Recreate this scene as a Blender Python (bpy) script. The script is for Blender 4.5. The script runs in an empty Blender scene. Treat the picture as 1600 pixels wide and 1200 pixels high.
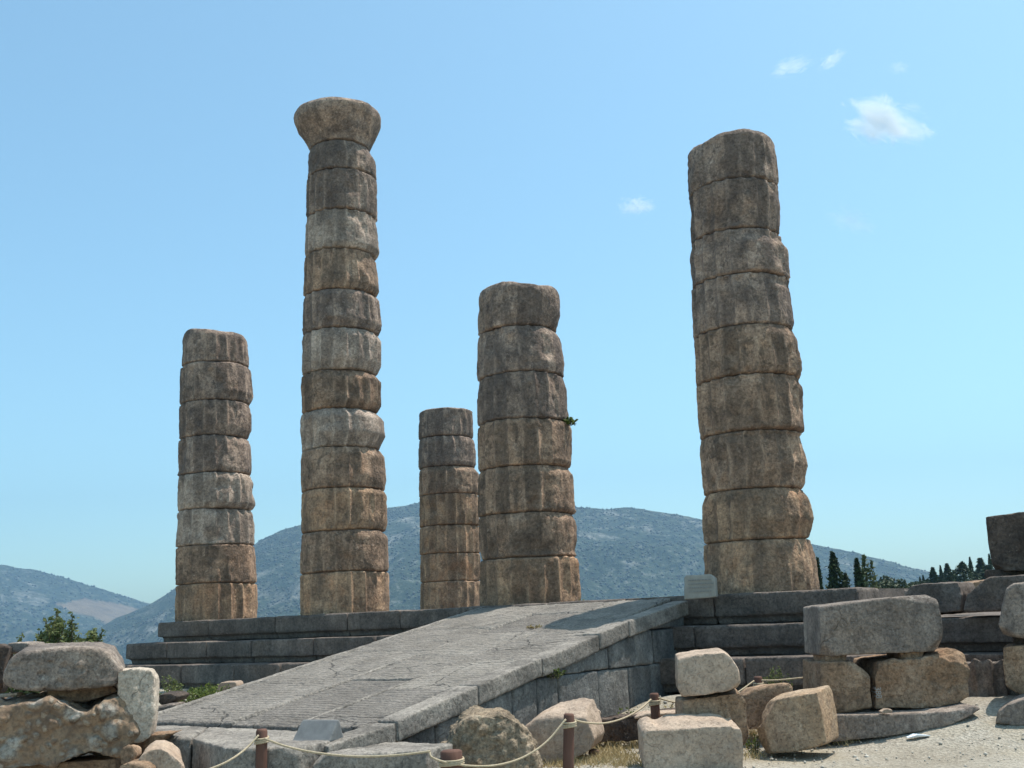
import bpy, bmesh, math, random
import numpy as np
from mathutils import Matrix, Vector

random.seed(7)
rng = np.random.default_rng(7)
S = bpy.context.scene
COL = S.collection

# ------------------------------------------------------------------ camera
F_PX = 1650.0                                   # focal length for a 1600 px wide frame
PITCH, ROLL = 0.218815, 0.040357
cp, sp, cr, sr = math.cos(PITCH), math.sin(PITCH), math.cos(ROLL), math.sin(ROLL)
cam_d = bpy.data.cameras.new("camera")
cam = bpy.data.objects.new("camera", cam_d)
COL.objects.link(cam)
cam_d.sensor_width = 36.0
cam_d.lens = 36.0 * F_PX / 1600.0
cam_d.clip_start = 0.05
cam_d.clip_end = 30000
_r = Vector((cr, sp * sr, -cp * sr))
_u = Vector((sr, -sp * cr, cp * cr))
_f = Vector((0, cp, sp))
cam.matrix_world = Matrix((( _r.x, _u.x, -_f.x, 0), (_r.y, _u.y, -_f.y, 0), (_r.z, _u.z, -_f.z, 0), (0, 0, 0, 1)))
S.camera = cam

# ------------------------------------------------------------------ sky, sun, exposure
SUN_AZ, SUN_EL = math.radians(66), math.radians(68)     # azimuth clockwise from +Y
world = bpy.data.worlds.new("World")
S.world = world
world.use_nodes = True
wn = world.node_tree
wn.nodes.clear()
w_out = wn.nodes.new("ShaderNodeOutputWorld")
w_bg = wn.nodes.new("ShaderNodeBackground")
w_sky = wn.nodes.new("ShaderNodeTexSky")
w_sky.sky_type = 'NISHITA'
w_sky.sun_disc = False
w_sky.sun_elevation = SUN_EL
w_sky.sun_rotation = SUN_AZ
w_sky.altitude = 500
w_sky.air_density = 1.0
w_sky.dust_density = 2.0
w_sky.ozone_density = 1.0
w_bg.inputs['Strength'].default_value = 0.12
w_tint = wn.nodes.new("ShaderNodeMix")           # the camera's cool white balance
w_tint.data_type = 'RGBA'
w_tint.blend_type = 'MULTIPLY'
w_tint.inputs[0].default_value = 1.0
w_tint.inputs[7].default_value = (0.96, 1.24, 1.12, 1)
wn.links.new(w_sky.outputs[0], w_tint.inputs[6])
wn.links.new(w_tint.outputs[2], w_bg.inputs[0])
wn.links.new(w_bg.outputs[0], w_out.inputs[0])

sun_d = bpy.data.lights.new("sun", 'SUN')
sun_d.energy = 3.4
sun_d.angle = math.radians(0.5)
sun_d.color = (1.0, 0.95, 0.87)
sun = bpy.data.objects.new("sun", sun_d)
COL.objects.link(sun)
sun_dir = Vector((math.sin(SUN_AZ) * math.cos(SUN_EL), math.cos(SUN_AZ) * math.cos(SUN_EL), math.sin(SUN_EL)))
sun.rotation_euler = sun_dir.to_track_quat('Z', 'Y').to_euler()
sun.location = sun_dir * 60

S.view_settings.view_transform = 'Standard'
S.view_settings.look = 'None'
S.view_settings.exposure = 0.75
S.view_settings.gamma = 1.0
S.cycles.max_bounces = 6
S.cycles.diffuse_bounces = 4
S.cycles.volume_bounces = 1
S.cycles.transparent_max_bounces = 8

# ------------------------------------------------------------------ geometry helpers
# temple frame: C0 is the axis of the nearest standing column, EL runs left along the front, NB runs back into the temple
C0 = np.array([3.75561331, 16.86749944])
ANG = 0.608809568749227
SPC = 4.372423255738683
EL = np.array([-math.cos(ANG), math.sin(ANG)])
NB = np.array([math.sin(ANG), math.cos(ANG)])
Z_ST, Z_S2, Z_S3 = 0.24, -0.20, -0.635           # tops of the three steps, relative to the eye


def ray(x, y):
    u = (x - 800) / F_PX
    v = (600 - y) / F_PX
    X = u * cr + v * sr
    yu = -u * sr + v * cr
    return np.array([X, cp - sp * yu, sp + cp * yu])


def at(x, y, depth):
    d = ray(x, y)
    return d * (depth / d[1])


def tw(e, n, z):
    p = C0 + EL * e + NB * n
    return np.array([p[0], p[1], z])


def en(X, Y):
    dx, dy = X - C0[0], Y - C0[1]
    return dx * EL[0] + dy * EL[1], dx * NB[0] + dy * NB[1]


def sstep(a, b, x):
    t = np.clip((x - a) / (b - a), 0, 1)
    return t * t * (3 - 2 * t)


def _h(ix, iy, iz, seed):
    h = (ix.astype(np.int64) * 374761393 + iy.astype(np.int64) * 668265263 + iz.astype(np.int64) * 2147483647 % 1274126177 + seed * 974634541) & 0xFFFFFFFF
    h = ((h ^ (h >> 13)) * 1274126177) & 0xFFFFFFFF
    h = (h ^ (h >> 16)) * 2246822519 & 0xFFFFFFFF
    h = h ^ (h >> 15)
    return h.astype(np.float64) / 4294967295.0


def vnoise(P, freq, seed=0):
    Q = P * freq + 113.7
    I = np.floor(Q)
    f = Q - I
    I = I.astype(np.int64)
    w = f * f * f * (f * (f * 6 - 15) + 10)
    out = np.zeros(len(P))
    for dx in (0, 1):
        wx = w[:, 0] if dx else 1 - w[:, 0]
        for dy in (0, 1):
            wy = w[:, 1] if dy else 1 - w[:, 1]
            for dz in (0, 1):
                wz = w[:, 2] if dz else 1 - w[:, 2]
                out += wx * wy * wz * _h(I[:, 0] + dx, I[:, 1] + dy, I[:, 2] + dz, seed)
    return out * 2 - 1


def fbm(P, freq, octv=3, seed=0, gain=0.5):
    a, s, o = 1.0, 0.0, np.zeros(len(P))
    for k in range(octv):
        o += a * vnoise(P, freq * 2.03 ** k, seed + 17 * k)
        s += a
        a *= gain
    return o / s


def worley(P, freq, seed=0):
    Q = P * freq + 57.3
    I = np.floor(Q).astype(np.int64)
    best = np.full(len(P), 9.0)
    rid = np.zeros(len(P))
    for dx in (-1, 0, 1):
        for dy in (-1, 0, 1):
            for dz in (-1, 0, 1):
                J = I + np.array([dx, dy, dz])
                c = np.stack([_h(J[:, 0], J[:, 1], J[:, 2], seed + k) for k in (1, 2, 3)], 1)
                d = np.linalg.norm(J + c - Q, axis=1)
                m = d < best
                best[m] = d[m]
                rid[m] = c[m, 0]
    return best, rid


def mesh_from(name, V, F, smooth=True, sharp=0):
    """V Nx3 array; F an array of quads or a list of faces."""
    me = bpy.data.meshes.new(name)
    if isinstance(F, np.ndarray):
        k = F.shape[1]
        me.vertices.add(len(V))
        me.vertices.foreach_set('co', np.ascontiguousarray(V, dtype=np.float32).ravel())
        me.loops.add(F.size)
        me.loops.foreach_set('vertex_index', np.ascontiguousarray(F, dtype=np.int32).ravel())
        me.polygons.add(len(F))
        me.polygons.foreach_set('loop_start', np.arange(0, F.size, k, dtype=np.int32))
        me.update(calc_edges=True)
        me.validate()
    else:
        me.from_pydata([tuple(v) for v in V], [], [tuple(f) for f in F])
        me.update()
    if smooth:
        me.polygons.foreach_set('use_smooth', np.ones(len(me.polygons), dtype=bool))
        if sharp: me.set_sharp_from_angle(angle=math.radians(sharp))
    return me


def tag(o, label=None, cat=None, group=None, kind=None):
    if label: o['label'] = label
    if cat: o['category'] = cat
    if group: o['group'] = group
    if kind: o['kind'] = kind
    return o


def obj(name, me, mat, parent=None, loc=None):
    o = bpy.data.objects.new(name, me)
    COL.objects.link(o)
    if mat and not me.materials:
        me.materials.append(mat)
    if parent: o.parent = parent
    if loc is not None: o.location = loc
    return o


def empty(name, loc, rz=0.0):
    o = bpy.data.objects.new(name, None)
    COL.objects.link(o)
    o.empty_display_size = 0.2
    o.location = loc
    o.rotation_euler = (0, 0, rz)
    return o


def copy_tree(o, parent=None):
    c = o.copy()
    COL.objects.link(c)
    if parent: c.parent = parent
    for ch in list(o.children):
        copy_tree(ch, c)
    return c


def voxelize(bm, vox):
    me = bpy.data.meshes.new("tmp")
    bmesh.ops.recalc_face_normals(bm, faces=bm.faces)
    bm.to_mesh(me)
    bm.free()
    o = bpy.data.objects.new("tmp", me)
    COL.objects.link(o)
    m = o.modifiers.new("r", 'REMESH')
    m.mode = 'VOXEL'
    m.voxel_size = vox
    dg = bpy.context.evaluated_depsgraph_get()
    e = o.evaluated_get(dg).to_mesh()
    V = np.empty(len(e.vertices) * 3, dtype=np.float32)
    e.vertices.foreach_get('co', V)
    L = np.empty(len(e.loops), dtype=np.int32)
    e.loops.foreach_get('vertex_index', L)
    o.evaluated_get(dg).to_mesh_clear()
    bpy.data.objects.remove(o)
    bpy.data.meshes.remove(me)
    return V.reshape(-1, 3).astype(np.float64), L.reshape(-1, 4)


def smooth_it(V, F, it, lam=0.6):
    A = np.concatenate([F[:, [0, 1]], F[:, [1, 2]], F[:, [2, 3]], F[:, [3, 0]]])
    a = np.concatenate([A[:, 0], A[:, 1]])
    b = np.concatenate([A[:, 1], A[:, 0]])
    cnt = np.maximum(np.bincount(a, minlength=len(V)), 1)
    V = V.copy()
    for _ in range(it):
        M = np.stack([np.bincount(a, weights=V[b, k], minlength=len(V)) for k in range(3)], 1) / cnt[:, None]
        V += lam * (M - V)
    return V


def normals(V, F):
    n = np.cross(V[F[:, 2]] - V[F[:, 0]], V[F[:, 3]] - V[F[:, 1]])
    N = np.zeros_like(V)
    for k in range(4):
        for c in range(3):
            N[:, c] += np.bincount(F[:, k], weights=n[:, c], minlength=len(V))
    return N / np.maximum(np.linalg.norm(N, axis=1, keepdims=True), 1e-9)


def weather(V, F, seed, lump=0.02, rough=0.006, chip=0.8, soft=14, pits=0.0, cobble=0.0, lump_f=1.8, cob_f=7.0):
    S1 = smooth_it(V, F, 1)
    S2 = smooth_it(S1, F, soft)
    k = (0.05 + chip * 1.2 * sstep(0.02, 0.30, fbm(V, 4.2, 4, seed, 0.65)))[:, None]
    P = S1 + (S2 - S1) * k
    N = normals(P, F)
    ed = np.clip(np.linalg.norm(S2 - S1, axis=1) / 0.03, 0, 1)
    d = lump * fbm(V, lump_f, 2, seed + 5) + rough * fbm(V, 11.0, 3, seed + 9) - ed * (0.25 + k[:, 0]) * 0.026 * np.abs(fbm(V, 8.0, 3, seed + 2))
    if pits:
        w, _ = worley(V, 9.0, seed)
        d -= pits * np.clip(0.45 - w, 0, 1) * (fbm(V, 2.5, 2, seed + 3) > 0)
    if cobble:
        Q = V + 0.03 * np.stack([vnoise(V, 6, seed + j) for j in (1, 2, 3)], 1)
        w, r = worley(Q, cob_f, seed)
        w2, r2 = worley(Q, cob_f * 2.3, seed + 4)
        d += cobble * (np.clip(0.62 - w, 0, 1) * (0.4 + r) * 1.6 - 0.25) + cobble * 0.5 * np.clip(0.5 - w2, 0, 1)
    return P + N * d[:, None]


def prism(bm, front, back):
    a = [bm.verts.new(tuple(p)) for p in front]
    b = [bm.verts.new(tuple(p)) for p in back]
    n = len(a)
    bm.faces.new(a)
    bm.faces.new(b[::-1])
    for i in range(n):
        j = (i + 1) % n
        bm.faces.new((a[j], a[i], b[i], b[j]))


def knock_corners(bm, seed, n=6, lo=0.015, hi=0.07):
    """break random corners and edges off a block with flat cuts"""
    r = np.random.default_rng(seed)
    for _ in range(n):
        P = np.array([v.co[:] for v in bm.verts])
        c = P.mean(0)
        v = P[r.integers(len(P))]
        d = (v - c) / (np.ptp(P, axis=0) + 1e-6)
        d = d * np.array([1, 1, 1]) + r.normal(size=3) * 0.22
        if r.random() < 0.2: d[r.integers(3)] *= 0.15
        d /= np.linalg.norm(d)
        top = (P @ d).max()
        g = bm.verts[:] + bm.edges[:] + bm.faces[:]
        bmesh.ops.bisect_plane(bm, geom=g, plane_co=tuple(d * (top - r.uniform(lo, hi))), plane_no=tuple(d), clear_outer=True)
        bmesh.ops.holes_fill(bm, edges=[e for e in bm.edges if e.is_boundary], sides=0)


def box(bm, x0, x1, y0, y1, z0, z1):
    v = [bm.verts.new(p) for p in ((x0, y0, z0), (x1, y0, z0), (x1, y1, z0), (x0, y1, z0), (x0, y0, z1), (x1, y0, z1), (x1, y1, z1), (x0, y1, z1))]
    for f in ((0, 3, 2, 1), (4, 5, 6, 7), (0, 1, 5, 4), (1, 2, 6, 5), (2, 3, 7, 6), (3, 0, 4, 7)):
        bm.faces.new([v[i] for i in f])


def tube(pts, rad, seg=8, caps=True):
    pts = np.asarray(pts, float)
    n = len(pts)
    R = np.full(n, rad) if np.isscalar(rad) else np.asarray(rad)
    V, Fc = [], []
    for i in range(n):
        t = pts[min(i + 1, n - 1)] - pts[max(i - 1, 0)]
        t /= np.linalg.norm(t) + 1e-9
        ref = np.array([0, 0, 1.0]) if abs(t[2]) < 0.9 else np.array([1.0, 0, 0])
        a = np.cross(t, ref); a /= np.linalg.norm(a)
        b = np.cross(t, a)
        for k in range(seg):
            th = 2 * math.pi * k / seg
            V.append(pts[i] + R[i] * (math.cos(th) * a + math.sin(th) * b))
    for i in range(n - 1):
        for k in range(seg):
            k2 = (k + 1) % seg
            Fc.append((i * seg + k, i * seg + k2, (i + 1) * seg + k2, (i + 1) * seg + k))
    if caps:
        Fc.append(tuple(range(seg))[::-1])
        Fc.append(tuple(range((n - 1) * seg, n * seg)))
    return np.array(V), Fc


# ------------------------------------------------------------------ procedural materials
class NT:
    def __init__(s, name):
        s.m = bpy.data.materials.new(name)
        s.m.use_nodes = True
        s.t = s.m.node_tree
        s.t.nodes.clear()
        s.out = s.n('ShaderNodeOutputMaterial')
        s.b = s.n('ShaderNodeBsdfPrincipled')
        s.b.inputs['Roughness'].default_value = 0.9
        s.b.inputs['Specular IOR Level'].default_value = 0.2
        s.l(s.b.outputs[0], s.out.inputs[0])

    def n(s, t): return s.t.nodes.new(t)
    def l(s, a, b): s.t.links.new(a, b)

    def vec(s, rand=True, scale=(1, 1, 1)):
        tc = s.n('ShaderNodeTexCoord')
        o = tc.outputs['Object']
        if rand:
            oi = s.n('ShaderNodeObjectInfo')
            mul = s.n('ShaderNodeMath'); mul.operation = 'MULTIPLY'; mul.inputs[1].default_value = 40
            s.l(oi.outputs['Random'], mul.inputs[0])
            add = s.n('ShaderNodeVectorMath'); add.operation = 'ADD'
            s.l(o, add.inputs[0]); s.l(mul.outputs[0], add.inputs[1])
            o = add.outputs[0]
        mp = s.n('ShaderNodeMapping')
        mp.inputs['Scale'].default_value = scale
        s.l(o, mp.inputs[0])
        return mp.outputs[0]

    def noise(s, v, scale, detail=4, rough=0.55, dist=0.0):
        k = s.n('ShaderNodeTexNoise')
        k.inputs['Scale'].default_value = scale
        k.inputs['Detail'].default_value = detail
        k.inputs['Roughness'].default_value = rough
        k.inputs['Distortion'].default_value = dist
        s.l(v, k.inputs['Vector'])
        return k.outputs['Fac']

    def voro(s, v, scale, feature='F1', out='Distance', rnd=1.0):
        k = s.n('ShaderNodeTexVoronoi')
        k.feature = feature
        k.inputs['Scale'].default_value = scale
        k.inputs['Randomness'].default_value = rnd
        s.l(v, k.inputs['Vector'])
        return k.outputs[out]

    def ramp(s, fac, stops):
        r = s.n('ShaderNodeValToRGB')
        el = r.color_ramp.elements
        while len(el) > 1: el.remove(el[-1])
        for i, (p, c) in enumerate(stops):
            e = el[0] if i == 0 else el.new(p)
            e.position = p
            c = (c, c, c) if not hasattr(c, '__len__') else c
            e.color = (*c, 1)
        s.l(fac, r.inputs[0])
        return r.outputs[0]

    def mix(s, fac, a, b, mode='MIX'):
        k = s.n('ShaderNodeMix'); k.data_type = 'RGBA'; k.blend_type = mode
        for sock, val in ((k.inputs[0], fac), (k.inputs[6], a), (k.inputs[7], b)):
            if isinstance(val, (int, float)): sock.default_value = val
            elif isinstance(val, tuple): sock.default_value = (*val, 1)
            else: s.l(val, sock)
        return k.outputs[2]

    def math(s, op, a, b=0.0):
        k = s.n('ShaderNodeMath'); k.operation = op
        for sock, val in ((k.inputs[0], a), (k.inputs[1], b)):
            if isinstance(val, (int, float)): sock.default_value = val
            else: s.l(val, sock)
        return k.outputs[0]

    def bump(s, h, strength, dist, prev=None):
        k = s.n('ShaderNodeBump')
        k.inputs['Strength'].default_value = strength
        k.inputs['Distance'].default_value = dist
        s.l(h, k.inputs['Height'])
        if prev is not None: s.l(prev, k.inputs['Normal'])
        return k.outputs[0]

    def done(s, col, normal=None):
        if isinstance(col, tuple): s.b.inputs['Base Color'].default_value = (*col, 1)
        else: s.l(col, s.b.inputs['Base Color'])
        if normal is not None: s.l(normal, s.b.inputs['Normal'])
        return s.m


def stone_mat(name, light, mid, dark, lichen=None, ochre=None, scale=1.0, dark_amt=0.5, streak=0.0, bump=0.6, fleck=0.35, tint_var=0.25, ochre_amt=0.5, warm=(1.12, 0.92, 0.80), drum=False, speck=0.5, pitk=0.28):
    light, mid, dark, lichen, ochre = [None if c is None else tuple(min(0.85, x * w) for x, w in zip(c, warm)) for c in (light, mid, dark, lichen, ochre)]
    t = NT(name)
    v = t.vec()
    a = t.noise(v, 2.2 * scale, 6, 0.65, 0.3)
    c = t.ramp(a, [(0.32, dark), (0.5, mid), (0.68, light)])
    if ochre:
        o = t.noise(v, 1.3 * scale, 4, 0.6, 0.5)
        c = t.mix(t.ramp(o, [(0.55 - 0.1 * ochre_amt, 0.0), (0.68, ochre_amt)]), c, ochre)
    if streak:
        vs = t.vec(True, (1, 1, 0.14))
        k = t.noise(vs, 7 * scale, 4, 0.6)
        c = t.mix(t.ramp(k, [(0.48, 0.0), (0.66, streak)]), c, dark)
    d = t.noise(v, 5.5 * scale, 6, 0.7)
    c = t.mix(t.ramp(d, [(0.52, 0.0), (0.62, dark_amt)]), c, dark)
    if lichen:
        w = t.noise(v, 9.0 * scale, 5, 0.7, 0.4)
        c = t.mix(t.ramp(w, [(0.6, 0.0), (0.68, fleck)]), c, lichen)
    dn = t.n('ShaderNodeTexNoise'); dn.inputs['Scale'].default_value = 3.0; dn.inputs['Detail'].default_value = 4
    t.l(v, dn.inputs['Vector'])
    wv = t.n('ShaderNodeVectorMath'); wv.operation = 'MULTIPLY_ADD'
    t.l(dn.outputs['Color'], wv.inputs[0]); wv.inputs[1].default_value = (0.35, 0.35, 0.35); t.l(v, wv.inputs[2])
    ce = t.voro(wv.outputs[0], 1.5, feature='DISTANCE_TO_EDGE')
    crack = t.math('MULTIPLY', t.ramp(ce, [(0.0, 1.0), (0.009, 0.0)]), t.ramp(t.noise(v, 1.7, 3), [(0.56, 0.0), (0.66, 1.0)]))
    c = t.mix(t.math('MULTIPLY', crack, 0.45), c, tuple(0.45 * x for x in dark))
    pit = t.ramp(t.noise(v, 32, 4, 0.65), [(0.36, 1.0), (0.44, 0.0)])
    c = t.mix(t.math('MULTIPLY', pit, pitk), c, tuple(0.6 * x for x in dark))
    if drum:
        a1 = t.n('ShaderNodeAttribute'); a1.attribute_name = 'stain'
        c = t.mix(t.math('MULTIPLY', a1.outputs['Fac'], 0.62), c, tuple(0.9 * x for x in dark))
        a2 = t.n('ShaderNodeAttribute'); a2.attribute_name = 'arris'
        c = t.mix(t.math('MULTIPLY', a2.outputs['Fac'], 0.55), c, light)
    sk = t.noise(v, 21, 5, 0.8)
    c = t.mix(speck, c, t.ramp(sk, [(0.36, 0.38), (0.5, 1.0), (0.64, 1.6)]), 'MULTIPLY')
    g = t.noise(v, 60, 3, 0.6)
    c = t.mix(0.3, c, t.ramp(g, [(0.35, 0.25), (0.65, 1.0)]), 'MULTIPLY')
    if tint_var:
        oi = t.n('ShaderNodeObjectInfo')
        c = t.mix(1.0, c, t.ramp(oi.outputs['Random'], [(0.0, 1 - tint_var), (1.0, 1.0)]), 'MULTIPLY')
    h1 = t.noise(v, 14, 6, 0.7)
    h2 = t.voro(v, 26)
    nb = t.bump(h1, bump, 0.03)
    nb = t.bump(h2, bump * 0.45, 0.012, nb)
    nb = t.bump(t.math('SUBTRACT', 1.0, t.math('MAXIMUM', crack, t.math('MULTIPLY', pit, 0.5))), 0.8, 0.015, nb)
    return t.done(c, nb)


M = {}
M['drum_low'] = stone_mat('column limestone ochre', (0.50, 0.39, 0.285), (0.37, 0.28, 0.20), (0.145, 0.12, 0.098), (0.52, 0.47, 0.40), (0.44, 0.25, 0.145), 0.9, 0.55, 0.6, 0.9, 0.3, 0.2, 0.5, (1.5, 1.24, 1.08), True, 0.6)
M['drum_mid'] = stone_mat('column limestone brown', (0.50, 0.41, 0.325), (0.34, 0.268, 0.208), (0.125, 0.108, 0.092), (0.56, 0.52, 0.46), (0.42, 0.28, 0.18), 1.0, 0.75, 0.7, 0.9, 0.45, 0.25, 0.3, (1.42, 1.16, 1.01), True, 0.62)
M['drum_top'] = stone_mat('column limestone grey', (0.42, 0.36, 0.305), (0.275, 0.235, 0.20), (0.115, 0.103, 0.096), (0.54, 0.51, 0.46), (0.38, 0.26, 0.17), 1.1, 0.75, 0.65, 1.0, 0.4, 0.2, 0.25, (1.5, 1.26, 1.14), True, 0.62)
M['drum_pale'] = stone_mat('column limestone pale grey', (0.56, 0.51, 0.45), (0.42, 0.375, 0.325), (0.19, 0.17, 0.15), (0.6, 0.57, 0.52), (0.44, 0.33, 0.24), 1.0, 0.5, 0.45, 0.9, 0.45, 0.1, 0.25, (1.3, 1.1, 1.0), True, 0.62)
M['step'] = stone_mat('dark step limestone', (0.25, 0.24, 0.23), (0.17, 0.165, 0.16), (0.10, 0.10, 0.10), (0.36, 0.34, 0.32), (0.2, 0.15, 0.1), 0.8, 0.4, 0.5, 0.5, 0.25, 0.15, 0.2)
M['wall'] = stone_mat('ashlar wall limestone', (0.33, 0.34, 0.34), (0.22, 0.23, 0.235), (0.12, 0.125, 0.13), (0.42, 0.43, 0.43), (0.26, 0.2, 0.14), 0.7, 0.35, 0.5, 0.5, 0.25, 0.3, 0.25, (1.08, 1.0, 0.92))
M['kerb'] = stone_mat('kerb limestone', (0.37, 0.36, 0.34), (0.28, 0.272, 0.26), (0.15, 0.146, 0.14), (0.48, 0.47, 0.44), None, 1.0, 0.4, 0.0, 0.5, 0.3, 0.15, 0.5, (1.05, 0.95, 0.86))
M['tan_rock'] = stone_mat('tan pitted rock', (0.46, 0.40, 0.325), (0.34, 0.285, 0.22), (0.15, 0.125, 0.10), (0.45, 0.42, 0.37), (0.30, 0.22, 0.14), 1.6, 0.5, 0.0, 1.0, 0.4, 0.1, 0.4, (1.05, 0.95, 0.85))
M['marble'] = stone_mat('weathered white marble', (0.52, 0.48, 0.42), (0.43, 0.395, 0.34), (0.27, 0.245, 0.215), (0.6, 0.57, 0.52), (0.42, 0.31, 0.2), 0.8, 0.35, 0.2, 0.35, 0.35, 0.08, 0.45, (1.17, 0.96, 0.84), False, 0.18, 0.1)
M['grey_block'] = stone_mat('grey veined block', (0.44, 0.41, 0.375), (0.29, 0.265, 0.24), (0.15, 0.138, 0.13), (0.55, 0.53, 0.49), (0.36, 0.28, 0.2), 0.8, 0.5, 0.5, 0.7, 0.4, 0.12, 0.3, (1.10, 0.97, 0.89))
M['brown_block'] = stone_mat('brown limestone block', (0.46, 0.385, 0.305), (0.32, 0.255, 0.19), (0.135, 0.108, 0.086), (0.45, 0.42, 0.37), (0.36, 0.235, 0.145), 0.9, 0.45, 0.3, 0.8, 0.35, 0.12, 0.5, (1.14, 0.93, 0.79))
M['white_rough'] = stone_mat('rough white limestone', (0.62, 0.585, 0.53), (0.52, 0.48, 0.43), (0.34, 0.31, 0.28), (0.66, 0.63, 0.58), (0.46, 0.36, 0.26), 0.9, 0.3, 0.0, 0.9, 0.3, 0.05, 0.3, (1.1, 0.97, 0.86), False, 0.4)
M['rust_block'] = stone_mat('marble with a rust stain', (0.52, 0.45, 0.37), (0.42, 0.345, 0.265), (0.24, 0.20, 0.165), (0.58, 0.54, 0.48), (0.43, 0.28, 0.165), 0.75, 0.4, 0.1, 0.6, 0.4, 0.05, 0.6, (1.10, 0.96, 0.84), False, 0.4)
M['dark_block'] = stone_mat('dark lichened block', (0.17, 0.155, 0.14), (0.105, 0.095, 0.088), (0.05, 0.046, 0.045), (0.34, 0.33, 0.31), (0.2, 0.13, 0.08), 1.3, 0.6, 0.3, 0.9, 0.5, 0.1, 0.2)


def conglomerate_mat():
    t = NT('conglomerate stone')
    v = t.vec(True)
    dn = t.n('ShaderNodeTexNoise'); dn.inputs['Scale'].default_value = 5; dn.inputs['Detail'].default_value = 3
    t.l(v, dn.inputs['Vector'])
    wv = t.n('ShaderNodeVectorMath'); wv.operation = 'MULTIPLY_ADD'
    t.l(dn.outputs['Color'], wv.inputs[0]); wv.inputs[1].default_value = (0.12, 0.12, 0.12); t.l(v, wv.inputs[2])
    d1 = t.voro(wv.outputs[0], 4.2)
    c1 = t.voro(wv.outputs[0], 4.2, out='Color')
    d2 = t.voro(wv.outputs[0], 11.0)
    c2 = t.voro(wv.outputs[0], 11.0, out='Color')
    a = t.noise(v, 3.0, 6, 0.65)
    matrix = t.ramp(a, [(0.3, (0.145, 0.098, 0.07)), (0.5, (0.29, 0.195, 0.125)), (0.7, (0.36, 0.26, 0.18))])
    peb2 = t.ramp(c2, [(0.2, (0.26, 0.18, 0.125)), (0.6, (0.38, 0.31, 0.24))])
    peb1 = t.ramp(c1, [(0.2, (0.36, 0.32, 0.27)), (0.7, (0.46, 0.41, 0.35))])
    c = t.mix(t.ramp(d2, [(0.30, 0.9), (0.42, 0.0)]), matrix, peb2)
    c = t.mix(t.ramp(d1, [(0.26, 0.9), (0.40, 0.0)]), c, peb1)
    g = t.noise(v, 22, 5, 0.7)
    c = t.mix(t.ramp(g, [(0.44, 0.0), (0.62, 0.7)]), c, (0.13, 0.092, 0.07))
    nb = t.bump(t.ramp(d1, [(0.2, 1.0), (0.5, 0.0)]), 0.7, 0.05)
    nb = t.bump(t.ramp(d2, [(0.1, 1.0), (0.5, 0.0)]), 0.7, 0.03, nb)
    nb = t.bump(g, 0.6, 0.02, nb)
    return t.done(c, nb)


M['conglomerate'] = conglomerate_mat()


def ramp_mat():
    t = NT('scored ramp paving')
    v = t.vec(True)
    a = t.noise(v, 1.4, 6, 0.65, 0.2)
    c = t.ramp(a, [(0.3, (0.18, 0.158, 0.137)), (0.5, (0.245, 0.217, 0.19)), (0.7, (0.31, 0.277, 0.245))])
    d = t.noise(v, 9, 6, 0.75)
    c = t.mix(t.ramp(d, [(0.5, 0.0), (0.64, 0.6)]), c, (0.14, 0.13, 0.125))
    w = t.noise(v, 38, 4, 0.7)
    c = t.mix(t.ramp(w, [(0.58, 0.0), (0.68, 0.6)]), c, (0.40, 0.38, 0.35))
    dn = t.n('ShaderNodeTexNoise'); dn.inputs['Scale'].default_value = 2.2; dn.inputs['Detail'].default_value = 5
    t.l(v, dn.inputs['Vector'])
    wq = t.n('ShaderNodeVectorMath'); wq.operation = 'MULTIPLY_ADD'
    t.l(dn.outputs['Color'], wq.inputs[0]); wq.inputs[1].default_value = (0.5, 0.5, 0.5); t.l(v, wq.inputs[2])
    ck = t.math('MULTIPLY', t.ramp(t.voro(wq.outputs[0], 0.55, feature='DISTANCE_TO_EDGE'), [(0.0, 1.0), (0.008, 0.0)]), t.ramp(t.noise(v, 0.9, 3), [(0.45, 0.0), (0.52, 1.0)]))
    c = t.mix(t.math('MULTIPLY', ck, 0.8), c, (0.05, 0.047, 0.045))
    pk = t.noise(t.vec(True, (1, 2.2, 1)), 26, 5, 0.7)
    oi = t.n('ShaderNodeObjectInfo')
    c = t.mix(1.0, c, t.ramp(oi.outputs['Random'], [(0.0, (0.88, 0.87, 0.86)), (1.0, (1.16, 1.15, 1.12))]), 'MULTIPLY')
    c = t.mix(0.6, c, t.ramp(pk, [(0.36, 0.38), (0.52, 1.0), (0.68, 1.7)]), 'MULTIPLY')
    # grooves pecked across the slope
    v2 = t.vec(False)
    nz = t.n('ShaderNodeTexNoise'); nz.inputs['Scale'].default_value = 7; nz.inputs['Detail'].default_value = 3
    t.l(v2, nz.inputs['Vector'])
    wv = t.n('ShaderNodeVectorMath'); wv.operation = 'MULTIPLY_ADD'
    t.l(nz.outputs['Color'], wv.inputs[0]); wv.inputs[1].default_value = (0.0, 0.035, 0.0); t.l(v2, wv.inputs[2])
    wave = t.n('ShaderNodeTexWave'); wave.wave_type = 'BANDS'; wave.bands_direction = 'Y'; wave.wave_profile = 'SIN'
    wave.inputs['Scale'].default_value = 3.6
    wave.inputs['Distortion'].default_value = 0.6
    wave.inputs['Detail'].default_value = 2
    wave.inputs['Detail Scale'].default_value = 3
    t.l(wv.outputs[0], wave.inputs['Vector'])
    brk = t.ramp(t.noise(v2, 2.6, 3, 0.6), [(0.38, 0.25), (0.6, 1.0)])
    h = t.math('MULTIPLY', wave.outputs['Fac'], brk)
    nb = t.bump(h, 0.9, 0.026)
    nb = t.bump(pk, 0.9, 0.03, nb)
    nb = t.bump(t.math('SUBTRACT', 1.0, ck), 0.8, 0.02, nb)
    return t.done(c, nb)


M['paving'] = ramp_mat()


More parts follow.
